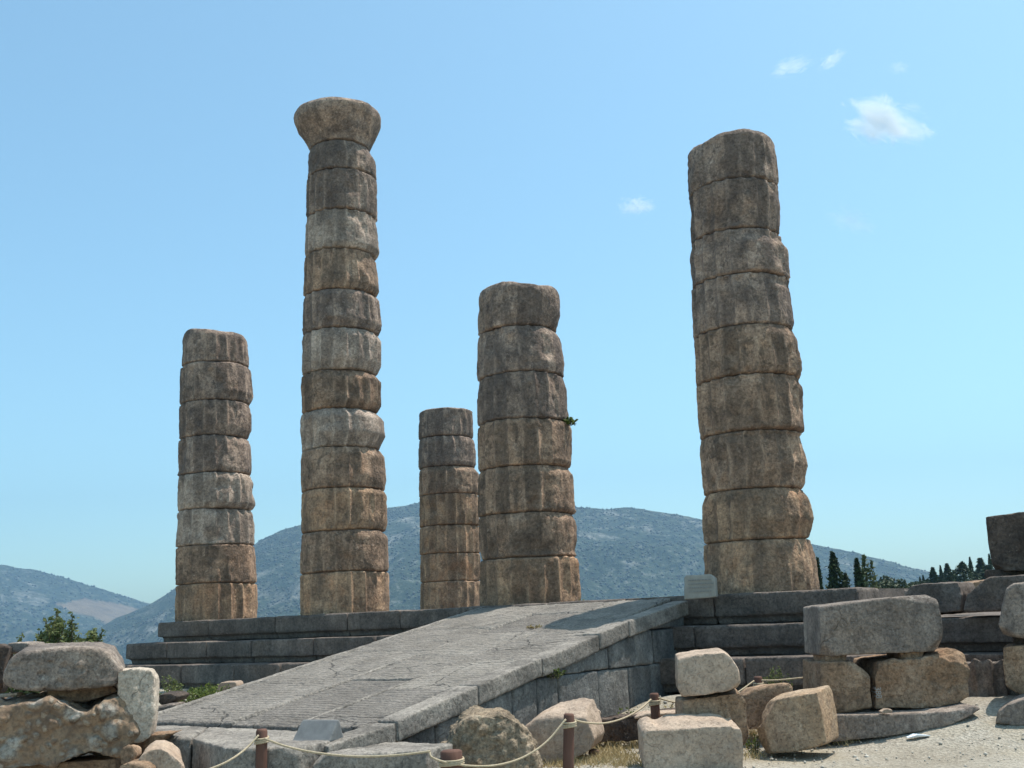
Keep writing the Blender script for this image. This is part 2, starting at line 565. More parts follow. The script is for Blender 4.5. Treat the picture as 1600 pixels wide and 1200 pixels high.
def gravel_mat():
    t = NT('pale gravel earth')
    v = t.vec(False)
    a = t.noise(v, 0.7, 5, 0.6)
    c = t.ramp(a, [(0.3, (0.33, 0.285, 0.225)), (0.5, (0.40, 0.355, 0.29)), (0.7, (0.46, 0.42, 0.355))])
    s = t.voro(v, 34, out='Color')
    c = t.mix(0.55, c, t.ramp(s, [(0.1, 0.42), (0.9, 1.15)]), 'MULTIPLY')
    s2 = t.noise(v, 14, 6, 0.7)
    c = t.mix(t.ramp(s2, [(0.52, 0.0), (0.66, 0.5)]), c, (0.21, 0.17, 0.125))
    gr = t.noise(v, 0.45, 4, 0.6)
    c = t.mix(t.ramp(gr, [(0.5, 0.0), (0.62, 0.35)]), c, (0.33, 0.26, 0.15))
    ln = t.n('ShaderNodeVectorMath'); ln.operation = 'LENGTH'
    t.l(v, ln.inputs[0])
    edge = t.math('ADD', ln.outputs['Value'], t.math('MULTIPLY', t.noise(v, 0.25, 4), 14))
    wild = t.ramp(t.noise(v, 0.9, 6, 0.75), [(0.36, (0.045, 0.05, 0.022)), (0.5, (0.13, 0.115, 0.055)), (0.66, (0.26, 0.21, 0.12))])
    fw = t.n('ShaderNodeMapRange'); fw.inputs['From Min'].default_value = 30; fw.inputs['From Max'].default_value = 40
    t.l(edge, fw.inputs['Value'])
    c = t.mix(fw.outputs[0], c, wild)
    nb = t.bump(t.voro(v, 34), 0.8, 0.02)
    nb = t.bump(s2, 0.7, 0.04, nb)
    return t.done(c, nb)


M['gravel'] = gravel_mat()


def hill_mat(name, wooded):
    t = NT(name)
    v = t.vec(False)
    a = t.noise(v, 0.011, 8, 0.72, 0.4)
    b = t.noise(v, 0.0028, 5, 0.6)
    rock = t.ramp(t.noise(v, 0.05, 6, 0.8), [(0.38, (0.07, 0.08, 0.05)), (0.62, (0.34, 0.325, 0.28))])
    scrub = t.ramp(t.noise(v, 0.045, 5, 0.75), [(0.35, (0.012, 0.024, 0.010)), (0.56, (0.05, 0.07, 0.035)), (0.70, (0.22, 0.22, 0.18))])
    f = t.math('ADD', a, t.math('MULTIPLY', b, 0.5))
    c = t.mix(t.ramp(f, [(wooded, 1.0), (wooded + 0.12, 0.0)]), rock, scrub)
    at_ = t.n('ShaderNodeAttribute'); at_.attribute_name = 'field'
    field = t.ramp(t.noise(v, 0.02, 5, 0.7), [(0.3, (0.17, 0.12, 0.075)), (0.7, (0.30, 0.22, 0.14))])
    c = t.mix(at_.outputs['Fac'], c, field)
    nb = t.bump(t.noise(v, 0.04, 6, 0.75), 1.0, 14.0)
    return t.done(c, nb)


M['mountain'] = hill_mat('scrub mountain', 0.80)


def leaf_mat(name, c0, c1, trans=0.25):
    t = NT(name)
    g = t.n('ShaderNodeNewGeometry')
    c = t.ramp(g.outputs['Random Per Island'], [(0.0, c0), (1.0, c1)])
    t.b.inputs['Roughness'].default_value = 0.6
    tr = t.n('ShaderNodeBsdfTranslucent')
    t.l(c, tr.inputs[0])
    mx = t.n('ShaderNodeMixShader')
    mx.inputs[0].default_value = trans
    t.l(t.b.outputs[0], mx.inputs[1]); t.l(tr.outputs[0], mx.inputs[2])
    t.l(mx.outputs[0], t.out.inputs[0])
    return t.done(c)


M['leaf'] = leaf_mat('shrub leaf', (0.075, 0.10, 0.035), (0.20, 0.225, 0.085), 0.35)
M['valley_leaf'] = leaf_mat('dull valley leaf', (0.025, 0.038, 0.018), (0.075, 0.09, 0.045), 0.1)
M['cypress'] = leaf_mat('cypress leaf', (0.018, 0.032, 0.014), (0.05, 0.075, 0.028), 0.1)
M['pale_leaf'] = leaf_mat('pale leaf', (0.07, 0.09, 0.035), (0.16, 0.18, 0.08))
M['weed'] = leaf_mat('weed leaf', (0.05, 0.09, 0.02), (0.19, 0.22, 0.05), 0.35)
M['dry'] = leaf_mat('dry grass blade', (0.30, 0.22, 0.10), (0.5, 0.40, 0.22), 0.3)


def plain(name, c0, c1, scale=12, bump=0.4, rough=0.85, streak=None):
    t = NT(name)
    v = t.vec(True, streak or (1, 1, 1))
    t.b.inputs['Roughness'].default_value = rough
    a = t.noise(v, scale, 5, 0.65)
    return t.done(t.ramp(a, [(0.3, c0), (0.7, c1)]), t.bump(a, bump, 0.01))


M['post'] = plain('rusty brown post', (0.09, 0.046, 0.034), (0.165, 0.085, 0.062), 10, 0.4, 0.8, (1, 1, 0.2))
M['rope'] = plain('straw coloured rope', (0.36, 0.28, 0.18), (0.54, 0.44, 0.31), 60, 0.5)
M['bark'] = plain('grey bark', (0.06, 0.045, 0.035), (0.14, 0.11, 0.085), 12, 0.6, 0.9, (1, 1, 0.2))
M['plaque'] = plain('pale plaque stone', (0.30, 0.275, 0.24), (0.39, 0.36, 0.315), 9, 0.2)
M['grey_plaque'] = plain('weathered grey plaque', (0.17, 0.168, 0.165), (0.24, 0.236, 0.23), 9, 0.2)
M['ink'] = plain('worn grey lettering', (0.22, 0.215, 0.205), (0.32, 0.315, 0.30), 30, 0.1)
M['paint'] = plain('faded white paint', (0.30, 0.265, 0.24), (0.44, 0.40, 0.37), 40, 0.1)
M['paper'] = plain('white paper', (0.75, 0.76, 0.78), (0.82, 0.83, 0.84), 10, 0.1)
M['pebble'] = plain('pebble stone', (0.30, 0.26, 0.21), (0.52, 0.48, 0.42), 3, 0.3)


# ------------------------------------------------------------------ ground, hills, mountains
def ground_h(X, Y):
    X = np.asarray(X, float); Y = np.asarray(Y, float)
    e, n = en(X, Y)
    z = np.full(X.shape, -1.47)
    right = sstep(1.6, 0.4, e)
    z = z + right * 0.36 * sstep(-4.6, -2.5, n)
    left = sstep(3.6, 4.6, e)
    z = z + left * (0.50 * sstep(-9.3, -6.3, n) - 0.13 * sstep(-5.2, -3.4, n))
    r = np.hypot(X, Y)
    z = z - 0.40 * np.clip(n - 16 + 0.9 * np.clip(e - 9, 0, 14), 0, None) * sstep(-9, -1, e)
    z = z - 0.42 * np.clip(e - 19, 0, None) * sstep(-16, 0, n)
    z = z + 0.02 * np.sin(X * 1.3 + 0.7) * np.cos(Y * 1.1) * sstep(30, 10, r)
    return z


def gz(x, y): return float(ground_h(np.array([x]), np.array([y]))[0])


def gpt(px, py):
    """the ground point seen at a pixel of the photograph"""
    d = ray(px, py)
    t = 2.0
    while t < 60:
        p = d * t
        if p[2] <= gz(p[0], p[1]): break
        t += 0.02
    return d * t


def polar(azs, rs, hfun):
    A, R = np.meshgrid(azs, rs)
    X, Y = R * np.sin(A), R * np.cos(A)
    V = np.stack([X.ravel(), Y.ravel(), hfun(X, Y).ravel()], 1)
    na, nr = len(azs), len(rs)
    i = np.arange((nr - 1) * (na - 1))
    r, a = i // (na - 1), i % (na - 1)
    q = r * na + a
    return V, np.stack([q, q + 1, q + na + 1, q + na], 1)


def valley(X, Y):
    """terrace near by, a spur with trees to the right, the valley falling away behind and left"""
    r = np.hypot(X, Y)
    az = np.degrees(np.arctan2(X, Y))
    z = ground_h(X, Y)
    z = np.maximum(z, -60 - 0.0 * r)
    deep = -2 - 0.36 * (r - 55)
    deep = np.maximum(deep, -260)
    spur = -1.6 + 0.037 * np.clip(r - 45, 0, 110) * sstep(17, 25, az) - 0.30 * np.clip(r - 165, 0, None)
    spur = np.maximum(spur, -260)
    k = sstep(9, 18, az) * sstep(125, 100, np.abs(az))
    far = deep * (1 - k) + spur * k
    back = sstep(100, 125, np.abs(az))
    far = far * (1 - back) + np.full(r.shape, -1.6) * back
    w = sstep(38, 62, r)
    return z * (1 - w) + far * w


azs = np.concatenate([np.radians(np.linspace(-180, -46, 60, endpoint=False)), np.radians(np.linspace(-46, 46, 420, endpoint=False)), np.radians(np.linspace(46, 180, 61))])
rs = np.concatenate([[0.02], np.geomspace(1.5, 900, 300)])
V, Fq = polar(azs, rs, valley)
rr = np.hypot(V[:, 0], V[:, 1])
near = sstep(60, 20, rr)
V[:, 2] += near * (0.022 * fbm(V, 1.7, 3, 3) + 0.010 * fbm(V, 7.0, 2, 8)) + (1 - near) * 0.02 * np.clip(rr - 60, 0, 60) * fbm(V, 0.05, 3, 5)
g_me = mesh_from('ground', V, Fq[:, ::-1])
ground = tag(obj('ground', g_me, M['gravel']), kind='structure')


def ridge(px_pts, dist):
    out = []
    for x, y in px_pts:
        d = ray(x, y)
        out.append((math.atan2(d[0], d[1]), d[2] / math.hypot(d[0], d[1]) * dist))
    return np.array(out)


def mountain(name, px_pts, R, r0, z0, seed, rough_amp, field_poly=None):
    rp = ridge(px_pts, R)
    azs = np.linspace(rp[0, 0], rp[-1, 0], 420)
    zr = np.interp(azs, rp[:, 0], rp[:, 1])
    ts = np.concatenate([np.linspace(0, 1, 130), [1.03, 1.08, 1.2]])
    A, T = np.meshgrid(azs, ts)
    Rr = r0 + (R - r0) * T
    base = z0 + (zr[None, :] - z0) * np.clip(T, 0, 1) ** 1.12
    base = np.where(T > 1, zr[None, :] - (T - 1) * R * 0.5, base)
    V = np.stack([(Rr * np.sin(A)).ravel(), (Rr * np.cos(A)).ravel(), base.ravel()], 1)
    t = T.ravel()
    P = V.copy(); P[:, 2] = 0
    env = np.clip(np.sin(np.pi * np.clip(t, 0, 1)), 0, 1)
    rdg = 1 - np.abs(fbm(P, 0.0022, 4, seed)) * 2
    V[:, 2] += env * rough_amp * (rdg - 0.4) + (0.03 + env) * 0.22 * rough_amp * fbm(P, 0.012, 3, seed + 3) + rough_amp * 0.05 * fbm(P, 0.03, 2, seed + 4) * (t < 1.01)
    na, nr = len(azs), len(ts)
    i = np.arange((nr - 1) * (na - 1))
    r, a = i // (na - 1), i % (na - 1)
    q = r * na + a
    me = mesh_from(name, V, np.stack([q, q + na, q + na + 1, q + 1], 1)[:, ::-1])
    fld = np.zeros(len(V), dtype=np.float32)
    if field_poly is not None:
        # dry stubble field lying on the slope
        pl = np.array(field_poly, float)
        u, v = [], []
        X, Y, Z = V[:, 0], V[:, 1], V[:, 2]
        yu = -sp * Y + cp * Z; d = cp * Y + sp * Z
        px = 800 + F_PX * (X * cr - yu * sr) / d
        py = 600 - F_PX * (X * sr + yu * cr) / d
        px = px + 10 * fbm(V, 0.006, 2, 4); py = py + 6 * fbm(V, 0.008, 2, 6)
        ins = np.zeros(len(V), bool)
        j = len(pl) - 1
        for i2 in range(len(pl)):
            xi, yi = pl[i2]; xj, yj = pl[j]
            ins ^= ((yi > py) != (yj > py)) & (px < (xj - xi) * (py - yi) / (yj - yi + 1e-9) + xi)
            j = i2
        fld[ins] = 0.85
    me.attributes.new('field', 'FLOAT', 'POINT').data.foreach_set('value', fld)
    return tag(obj(name, me, M['mountain']), kind='structure')


main_ridge = [(-600, 1330), (-200, 1130), (0, 1050), (120, 1000), (180, 966), (235, 942), (270, 922), (330, 885), (400, 848), (435, 831), (470, 820), (530, 808), (600, 795), (650, 787), (700, 782), (760, 780), (830, 784), (900, 793), (950, 796), (975, 793), (1000, 795), (1050, 803), (1095, 811), (1180, 829), (1280, 852), (1370, 872), (1450, 893), (1560, 925), (1800, 1010), (2300, 1180)]
left_ridge = [(-900, 850), (-300, 852), (-100, 862), (0, 882), (30, 888), (60, 891), (100, 902), (150, 918), (200, 934), (235, 943), (300, 962), (420, 1000), (700, 1080)]
hill_left = mountain('hills', left_ridge, 3900, 1500, -330, 21, 75, [(85, 942), (130, 938), (180, 945), (222, 954), (200, 966), (170, 974), (150, 962), (110, 952)])
hill_main = mountain('hills', main_ridge, 2700, 880, -262, 11, 80)


# scrub and little trees that freckle the far slope
def blobs(P, size, seed):
    r = np.random.default_rng(seed)
    ico = np.array([(0, 0, 1.1), (0.9, 0.1, 0.3), (0.2, 0.9, 0.35), (-0.85, 0.3, 0.3), (-0.4, -0.85, 0.3), (0.5, -0.8, 0.25), (0, 0, -0.6)])
    tri = np.array([(0, 1, 2), (0, 2, 3), (0, 3, 4), (0, 4, 5), (0, 5, 1), (6, 2, 1), (6, 3, 2), (6, 4, 3), (6, 5, 4), (6, 1, 5)])
    n = len(P)
    Vb = ico[None] * (size * r.uniform(0.5, 1.3, n))[:, None, None] * r.uniform(0.7, 1.3, (n, 7, 1)) + P[:, None, :]
    Fb = tri[None] + (np.arange(n) * 7)[:, None, None]
    return Vb.reshape(-1, 3), Fb.reshape(-1, 3)


def scatter_on(o, n, seed, dens_seed):
    me = o.data
    V = np.empty(len(me.vertices) * 3, dtype=np.float32)
    me.vertices.foreach_get('co', V); V = V.reshape(-1, 3).astype(float)
    r = np.random.default_rng(seed)
    na = 420
    row = r.integers(20, 129, n); colm = r.integers(0, na - 1, n)
    a, b = r.random(n)[:, None], r.random(n)[:, None]
    q = row * na + colm
    P = V[q] * (1 - a) * (1 - b) + V[q + 1] * a * (1 - b) + V[q + na] * (1 - a) * b + V[q + na + 1] * a * b
    Q = P.copy(); Q[:, 2] = 0
    keep = fbm(Q, 0.006, 3, dens_seed) + 0.25 * r.normal(size=n) > -0.05
    f = np.empty(len(me.vertices), dtype=np.float32)
    me.attributes['field'].data.foreach_get('value', f)
    keep &= f[q] < 0.5
    return P[keep]


Pm = scatter_on(hill_main, 60000, 5, 31)
Pl = scatter_on(hill_left, 22000, 6, 33)
Vs, Fs = blobs(np.concatenate([Pm, Pl]), np.concatenate([np.full(len(Pm), 3.0), np.full(len(Pl), 4.2)]), 3)
scrub_m = leaf_mat('hillside scrub leaf', (0.026, 0.036, 0.02), (0.085, 0.092, 0.06), 0.0)
tag(obj('hillside_scrub', mesh_from('hillside_scrub', Vs, Fs, False), scrub_m), 'dark green scrub freckling the far mountain slopes', 'scrub', kind='stuff')


# ------------------------------------------------------------------ temple platform
root = empty('temple_platform', (C0[0], C0[1], 0), -ANG)
tag(root, 'dark grey three-stepped temple platform carrying the five broken columns', 'platform')


def course(rows, vox, seed, mat, cut=2, **kw):
    """one course of separate squared blocks"""
    for q, (x0, x1, y0, y1, z0, z1, rec) in enumerate(rows):
        bm = bmesh.new()
        box(bm, x0, x1, y0, y1, z0 + (0.115 if rec else 0), z1)
        knock_corners(bm, seed * 50 + q, cut, 0.01, 0.05)
        if rec: box(bm, x0 + (0.10 if x0 < -13 else 0.0), x1, y0 + 0.085, y1 - 0.03, z0, z0 + 0.15)
        V, F = voxelize(bm, vox)
        V = weather(V, F, seed * 50 + q, **kw)
        obj('step_block', mesh_from('step_block', V, F, True, 36), mat, root)


def row_front(xa, xb, y0, y1, z0, z1, lo, hi, seed):
    r = np.random.default_rng(seed)
    x, out = xa, []
    while x < xb - 0.01:
        w = r.uniform(lo, hi)
        if xb - (x + w) < lo * 0.7: w = xb - x
        out.append((x + 0.006, x + w - 0.006, y0 + r.uniform(-0.008, 0.012), y1, z0, z1 + r.uniform(-0.010, 0.006), True))
        x += w
    return out


XL = -13.58
kw = dict(lump=0.012, rough=0.005, chip=0.7, soft=4)
course(row_front(XL, 1.86, -1.10, 0.0, Z_S2 - 0.003, Z_ST, 1.3, 2.1, 1), 0.027, 1, M['step'], **kw)
course(row_front(XL - 0.45, 9.0, -1.55, -0.4, Z_S3 - 0.003, Z_S2, 1.2, 2.0, 2), 0.027, 2, M['step'], **kw)
course(row_front(XL - 0.90, 9.0, -2.00, -0.85, -1.12, Z_S3, 1.2, 2.0, 3), 0.027, 3, M['step'], **kw)
for k, (dx, z0, z1) in enumerate(((0, Z_S2, Z_ST), (0.45, Z_S3, Z_S2), (0.9, -1.3, Z_S3))):
    rows = []
    y = 0.02 - 0.45 * k + (0.0 if k == 0 else 0.05)
    while y < 16:
        rows.append((XL - dx, XL - dx + 1.0, y + 0.006, y + 1.494, z0 - 0.003, z1 - 0.004, False))
        y += 1.5
    course(rows, 0.06, 30 + k, M['step'], cut=1, lump=0.012, rough=0.006, chip=0.5, soft=3)
bm = bmesh.new(); box(bm, XL + 0.98, 1.80, -0.02, 16, Z_S3, Z_ST - 0.012)
me = bpy.data.meshes.new('floor'); bm.to_mesh(me); bm.free(); obj('floor', me, M['step'], root)
bm = bmesh.new(); box(bm, XL - 0.30, 9.4, -0.6, 15.6, -2.5, Z_S2 - 0.02)
me = bpy.data.meshes.new('foundation'); bm.to_mesh(me); bm.free(); obj('foundation', me, M['step'], root)


# ------------------------------------------------------------------ columns
def prof_interp(edges, y):
    edges = sorted(edges)
    ys = [e[0] for e in edges]
    return np.interp(y, ys, [e[1] for e in edges]), np.interp(y, ys, [e[2] for e in edges])


FL = 20



def column(label, axis, joints, edges, seed, capital=None, top_amp=0.05, top_dome=0.04, tones=None, wear=1.0, zbase=Z_ST, twist=0.1, tilt=0.0):
    X0, Y0 = axis
    base = np.array([X0, Y0, zbase])
    r_ = empty('doric_column', tuple(base))
    tag(r_, label, 'column', 'broken columns of the temple front')
    nd = len(joints) - 1

    def ringdata(y):
        xl, xr = prof_interp(edges, y)
        Rg = Y0 - 0.8 * 0.8
        a, b = at(xl, y, Y0), at(xr, y, Y0)
        xc = 0.5 * (a[0] + b[0])
        R = 0.5 * np.hypot(b[0] - a[0], 0) * (0.35 + 0.65 * math.cos(math.atan2(X0, Y0))) * 1.02 + 0.022
        z = at((xl + xr) / 2, y, Y0 - 0.78 * R)[2]
        return xc, z, R
    NTH = 240
    th = np.linspace(0, 2 * math.pi, NTH, endpoint=False)
    for d in range(nd):
        ya, yb = joints[d], joints[d + 1]
        last = d == nd - 1
        zt = ringdata(ya)[1]
        zb = zbase - 0.01 if last else ringdata(yb)[1]
        H = zt - zb
        nz = max(18, int(H / 0.028))
        f = np.linspace(0, 1, nz + 1)
        f = f - 0.75 * np.sin(2 * math.pi * f) / (2 * math.pi)
        ys = yb + (ya - yb) * f
        XC, RR = [], []
        for y in ys:
            xc, _, R = ringdata(y)
            XC.append(xc); RR.append(R)
        XC, RR = np.array(XC), np.array(RR)
        zz = zb + H * f
        sd = seed * 100 + d * 7
        T, Fz = np.meshgrid(th, f)
        Z = np.repeat(zz[:, None], NTH, 1)
        P = np.stack([np.cos(T) * 0.85, np.sin(T) * 0.85, Z], -1).reshape(-1, 3)
        # flutes, worn away in patches
        tt = (T / (2 * math.pi) * FL + twist) % 1.0
        fid = np.floor(T / (2 * math.pi) * FL + twist) % FL
        prof = 1 - (2 * tt - 1) ** 2
        lit = np.clip(np.cos(T - 0.1), 0, 1)          # the weather side
        er = 0.12 + 0.88 * sstep(0.0, 0.16, fbm(P * np.array([1, 1, 0.55]), 1.7, 4, sd).reshape(T.shape) - 0.10 + 0.10 * wear + 0.22 * lit * wear + 0.10 * math.sin(sd * 1.7))
        if d == 0 and capital is None: er = np.maximum(er, sstep(0.45, 0.95, Fz))
        dep = 0.075 * RR[:, None] / 0.85
        R = RR[:, None] - dep * prof * (1 - er) - er * dep * 0.45
        R = R + er * 0.022 * fbm(P, 4.5, 3, sd + 3).reshape(T.shape) + 0.014 * fbm(P, 12.0, 4, sd + 5, 0.6).reshape(T.shape)
        # broken edges at the beds
        ch = np.clip(0.22 + 1.5 * fbm(P * np.array([1, 1, 0.5]), 3.6, 4, sd + 1).reshape(T.shape), 0.05, 1.4)
        ch2 = np.clip(0.22 + 1.5 * fbm(P * np.array([1, 1, 0.5]), 3.6, 4, sd + 2).reshape(T.shape), 0.05, 1.4)
        ct = (1 - Fz) * H
        dt = Fz * H                                   # distance from the lower bed
        amp = (0.014 + 0.034 * lit) * wear
        R = R - amp * ch * np.exp(-(ct / (0.022 + 0.05 * ch)) ** 1.3) - amp * 0.8 * ch2 * np.exp(-(dt / (0.02 + 0.04 * ch2)) ** 1.3)
        R = R - 0.032 * np.exp(-(ct / 0.014) ** 2) - 0.032 * np.exp(-(dt / 0.014) ** 2) * (0 if last else 1)
        # big spalls
        sp_ = np.clip(fbm(P, 1.1, 3, sd + 11).reshape(T.shape) - 0.36, 0, 1) * 0.22 * wear
        R = R - sp_
        if not last:
            R = R * (1.0)
        top_off = np.zeros(NTH)
        Zv = Z.copy()
        bedw = 0.016 * fbm(np.stack([np.cos(th), np.sin(th), np.full(NTH, zt)], 1), 1.3, 2, seed * 31 + d)
        bedb = 0.016 * fbm(np.stack([np.cos(th), np.sin(th), np.full(NTH, zb)], 1), 1.3, 2, seed * 31 + d + 1)
        if last: bedb[:] = 0
        if d == 0 and capital is None: bedw = bedw * 0
        Zv = Zv + Fz * bedw[None] + (1 - Fz) * bedb[None] + (1 - Fz) * 0.004 * (0 if last else 1) - Fz * 0.006
        # rain stains that run down single flutes, and worn pale arrises
        Ps = np.stack([fid.ravel() * 7.3, np.full(T.size, seed * 3.1), (Z * 0.55).ravel()], 1)
        st_ = sstep(-0.05, 0.45, vnoise(Ps, 1.0, seed) + 0.55 * fbm(P, 5.0, 3, sd + 31) + 0.10).reshape(T.shape)
        ar_ = np.exp(-(np.minimum(tt, 1 - tt) / 0.12) ** 2) * (1 - er) * sstep(-0.2, 0.3, fbm(P, 3.0, 2, sd + 37)).reshape(T.shape)
        rows = [np.stack([(XC[:, None] - X0) + np.cos(T) * R, np.sin(T) * R, Zv - zbase], -1)]
        V = rows[0].reshape(-1, 3)
        capsT, capsB = [], []
        rad = [0.85, 0.6, 0.35, 0.1]
        topR, topZ = R[-1], Zv[-1]
        for q in rad:
            pos = np.stack([(XC[-1] - X0) + np.cos(th) * topR * q, np.sin(th) * topR * q, topZ * q + topZ.mean() * (1 - q) - zbase], 1)
            if d == 0 and capital is None:
                pos[:, 2] += top_dome * (1 - q * q) + top_amp * fbm(np.stack([np.cos(th) * q, np.sin(th) * q, np.full(NTH, seed * 1.0)], 1), 1.4, 3, sd + 20)
            capsT.append(pos)
        for q in rad:
            capsB.append(np.stack([(XC[0] - X0) + np.cos(th) * R[0] * q, np.sin(th) * R[0] * q, Zv[0] * q + Zv[0].mean() * (1 - q) - zbase], 1))
        rings = [*[c for c in capsB[::-1]], *[V[i * NTH:(i + 1) * NTH] for i in range(nz + 1)], *capsT]
        if d == 0 and capital is None:
            # the broken top of the shaft: lower the rim in places
            dip = top_amp * 1.6 * np.clip(fbm(np.stack([np.cos(th), np.sin(th), np.full(NTH, 3.3 * seed)], 1), 1.1, 3, sd + 21) + 0.1, -0.3, 1)
            for i in range(len(rings)):
                hgt = np.clip((rings[i][:, 2] - (zb - zbase)) / H, 0, 1.2)
                rr_ = 1.0 if i < 4 + nz + 1 else rad[i - 4 - nz - 1]
                rings[i] = rings[i].copy(); rings[i][:, 2] += (tilt * np.cos(th) - dip) * hgt ** 3 * rr_
        VV = np.concatenate(rings)
        nr = len(rings)
        ii = np.arange(NTH); i2 = (ii + 1) % NTH
        FF = np.concatenate([np.stack([k * NTH + ii, k * NTH + i2, (k + 1) * NTH + i2, (k + 1) * NTH + ii], 1) for k in range(nr - 1)])
        faces = FF
        me = mesh_from('drum', VV, faces)
        q4 = np.full(4 * NTH, 0.3)
        me.attributes.new('stain', 'FLOAT', 'POINT').data.foreach_set('value', np.concatenate([q4, st_.ravel(), q4]).astype(np.float32))
        me.attributes.new('arris', 'FLOAT', 'POINT').data.foreach_set('value', np.concatenate([q4 * 0, ar_.ravel(), q4 * 0]).astype(np.float32))
        # close the two small centre holes
        bm = bmesh.new(); bm.from_mesh(me)
        bm.edges.ensure_lookup_table()
        bmesh.ops.holes_fill(bm, edges=[e for e in bm.edges if e.is_boundary], sides=0)
        bmesh.ops.recalc_face_normals(bm, faces=bm.faces)
        bm.to_mesh(me); bm.free()
        me.set_sharp_from_angle(angle=math.radians(38))
        obj('drum', me, M[tones[d]], r_)
    if capital:
        cy = [c[0] for c in capital]
        rings = []
        ysub = np.interp(np.linspace(0, len(cy) - 1, 40), range(len(cy)), cy)
        for y in ysub:
            xl, xr = prof_interp([(c[0], c[1], c[2]) for c in capital], y)
            a, b = at(xl, y, Y0), at(xr, y, Y0)
            R = 0.5 * (b[0] - a[0]) * 0.985
            zc = at((xl + xr) / 2, y, Y0)[2]
            P = np.stack([np.cos(th) * 0.9, np.sin(th) * 0.9, np.full(NTH, zc)], 1)
            # the abacus above is square with its corners broken off
            sq = 1.0 / np.maximum(np.abs(np.cos(th - 0.25)), np.abs(np.sin(th - 0.25)))
            k = float(sstep(215, 190, y)) * 0.2
            rad = R * ((1 - k) + k * np.minimum(sq, 1.12) * 0.98) + 0.04 * fbm(P, 2.6, 3, seed * 9) + 0.016 * fbm(P, 9, 3, seed * 9 + 2)
            rings.append(np.stack([0.5 * (a[0] + b[0]) - X0 + np.cos(th) * rad, np.sin(th) * rad, zc - zbase + 0.03 * fbm(P, 1.5, 2, seed * 9 + 4)], 1))
        VV = np.concatenate(rings)
        ii = np.arange(NTH); i2 = (ii + 1) % NTH
        FF = np.concatenate([np.stack([k * NTH + ii, (k + 1) * NTH + ii, (k + 1) * NTH + i2, k * NTH + i2], 1) for k in range(len(rings) - 1)])
        me = mesh_from('capital', VV, FF)
        bm = bmesh.new(); bm.from_mesh(me)
        bmesh.ops.holes_fill(bm, edges=[e for e in bm.edges if e.is_boundary], sides=0)
        bmesh.ops.recalc_face_normals(bm, faces=bm.faces)
        bm.to_mesh(me); bm.free()
        obj('capital', me, M['drum_top'], r_)
    return r_


axR = C0
axM = C0 + EL * SPC
axT = C0 + EL * SPC * 2
axL = C0 + EL * SPC * 3
axS = axL + NB * 2 * SPC

col_R = column('thick column of ten drums standing right of the ramp, without a capital', axR,
    [207, 281, 359, 429, 509, 586, 673, 764, 843, 924],
    [(204, 1079, 1200), (216, 1073, 1207), (250, 1074, 1210), (300, 1077, 1214), (315, 1078, 1216), (352, 1080, 1215), (370, 1079, 1216), (382, 1077, 1226), (425, 1080, 1230), (440, 1081, 1227), (450, 1081, 1232), (495, 1083, 1237), (513, 1085, 1236), (525, 1086, 1243), (575, 1088, 1249), (592, 1089, 1243), (602, 1089, 1249), (640, 1091, 1252), (668, 1095, 1255), (679, 1096, 1245), (690, 1094, 1248), (725, 1097, 1258), (755, 1100, 1254), (767, 1101, 1252), (778, 1098, 1260), (812, 1099, 1268), (835, 1101, 1262), (846, 1101, 1263), (855, 1101, 1268), (880, 1101, 1274), (924, 1103, 1279)],
    4, top_amp=0.045, top_dome=0.05, tilt=0.05, tones=['drum_top', 'drum_top', 'drum_top', 'drum_top', 'drum_mid', 'drum_mid', 'drum_mid', 'drum_low', 'drum_low'])
col_R['label'] = 'thickest column, standing right of the ramp, tall plain shaft leaning slightly, no capital'

col_M = column('x', axM, [441, 510, 582, 654, 728, 801, 870, 945],
    [(438, 752, 868), (450, 748, 873), (480, 748, 874), (500, 749, 869), (512, 749, 866), (522, 748, 874), (560, 747, 881), (575, 747, 880), (585, 748, 880), (600, 747, 884), (645, 748, 886), (656, 749, 887), (665, 748, 890), (720, 749, 892), (731, 750, 888), (740, 749, 895), (795, 749, 898), (804, 750, 894), (812, 750, 899), (840, 751, 900), (862, 751, 896), (872, 751, 900), (882, 750, 902), (945, 751, 906)],
    2, top_amp=0.05, top_dome=0.05, tilt=-0.03, tones=['drum_top', 'drum_top', 'drum_top', 'drum_mid', 'drum_mid', 'drum_mid', 'drum_low'])
col_M['label'] = 'half-height broad column at the head of the ramp, rounded hexagonal top'

col_T = column('x', axT, [221, 265, 328, 389, 452, 513, 578, 638, 698, 762, 828, 893, 960],
    [(218, 487, 576), (228, 484, 580), (240, 483, 587), (290, 481, 588), (325, 481, 588), (332, 481, 586), (345, 480, 589), (380, 479, 592), (390, 479, 586), (400, 478, 587), (440, 477, 592), (453, 476, 586), (460, 475, 591), (500, 475, 595), (514, 475, 588), (525, 474, 594), (560, 473, 594), (579, 474, 586), (590, 473, 595), (625, 473, 596), (639, 474, 588), (650, 472, 599), (675, 472, 602), (698, 473, 591), (710, 472, 599), (745, 472, 603), (763, 473, 600), (770, 472, 604), (815, 472, 604), (829, 473, 601), (840, 472, 606), (893, 472, 607), (960, 472, 609)],
    3, capital=[(236, 487, 577), (228, 483, 580), (217, 475, 586), (206, 466, 591), (197, 461, 594.5), (188, 460, 595), (183, 463, 592), (180, 470, 585), (178, 495, 565), (177, 525, 540)],
    tones=['drum_top', 'drum_top', 'drum_pale', 'drum_mid', 'drum_top', 'drum_pale', 'drum_mid', 'drum_pale', 'drum_mid', 'drum_low', 'drum_mid', 'drum_low'])
col_T['label'] = 'tallest slender column of stacked drums still crowned by its capital'

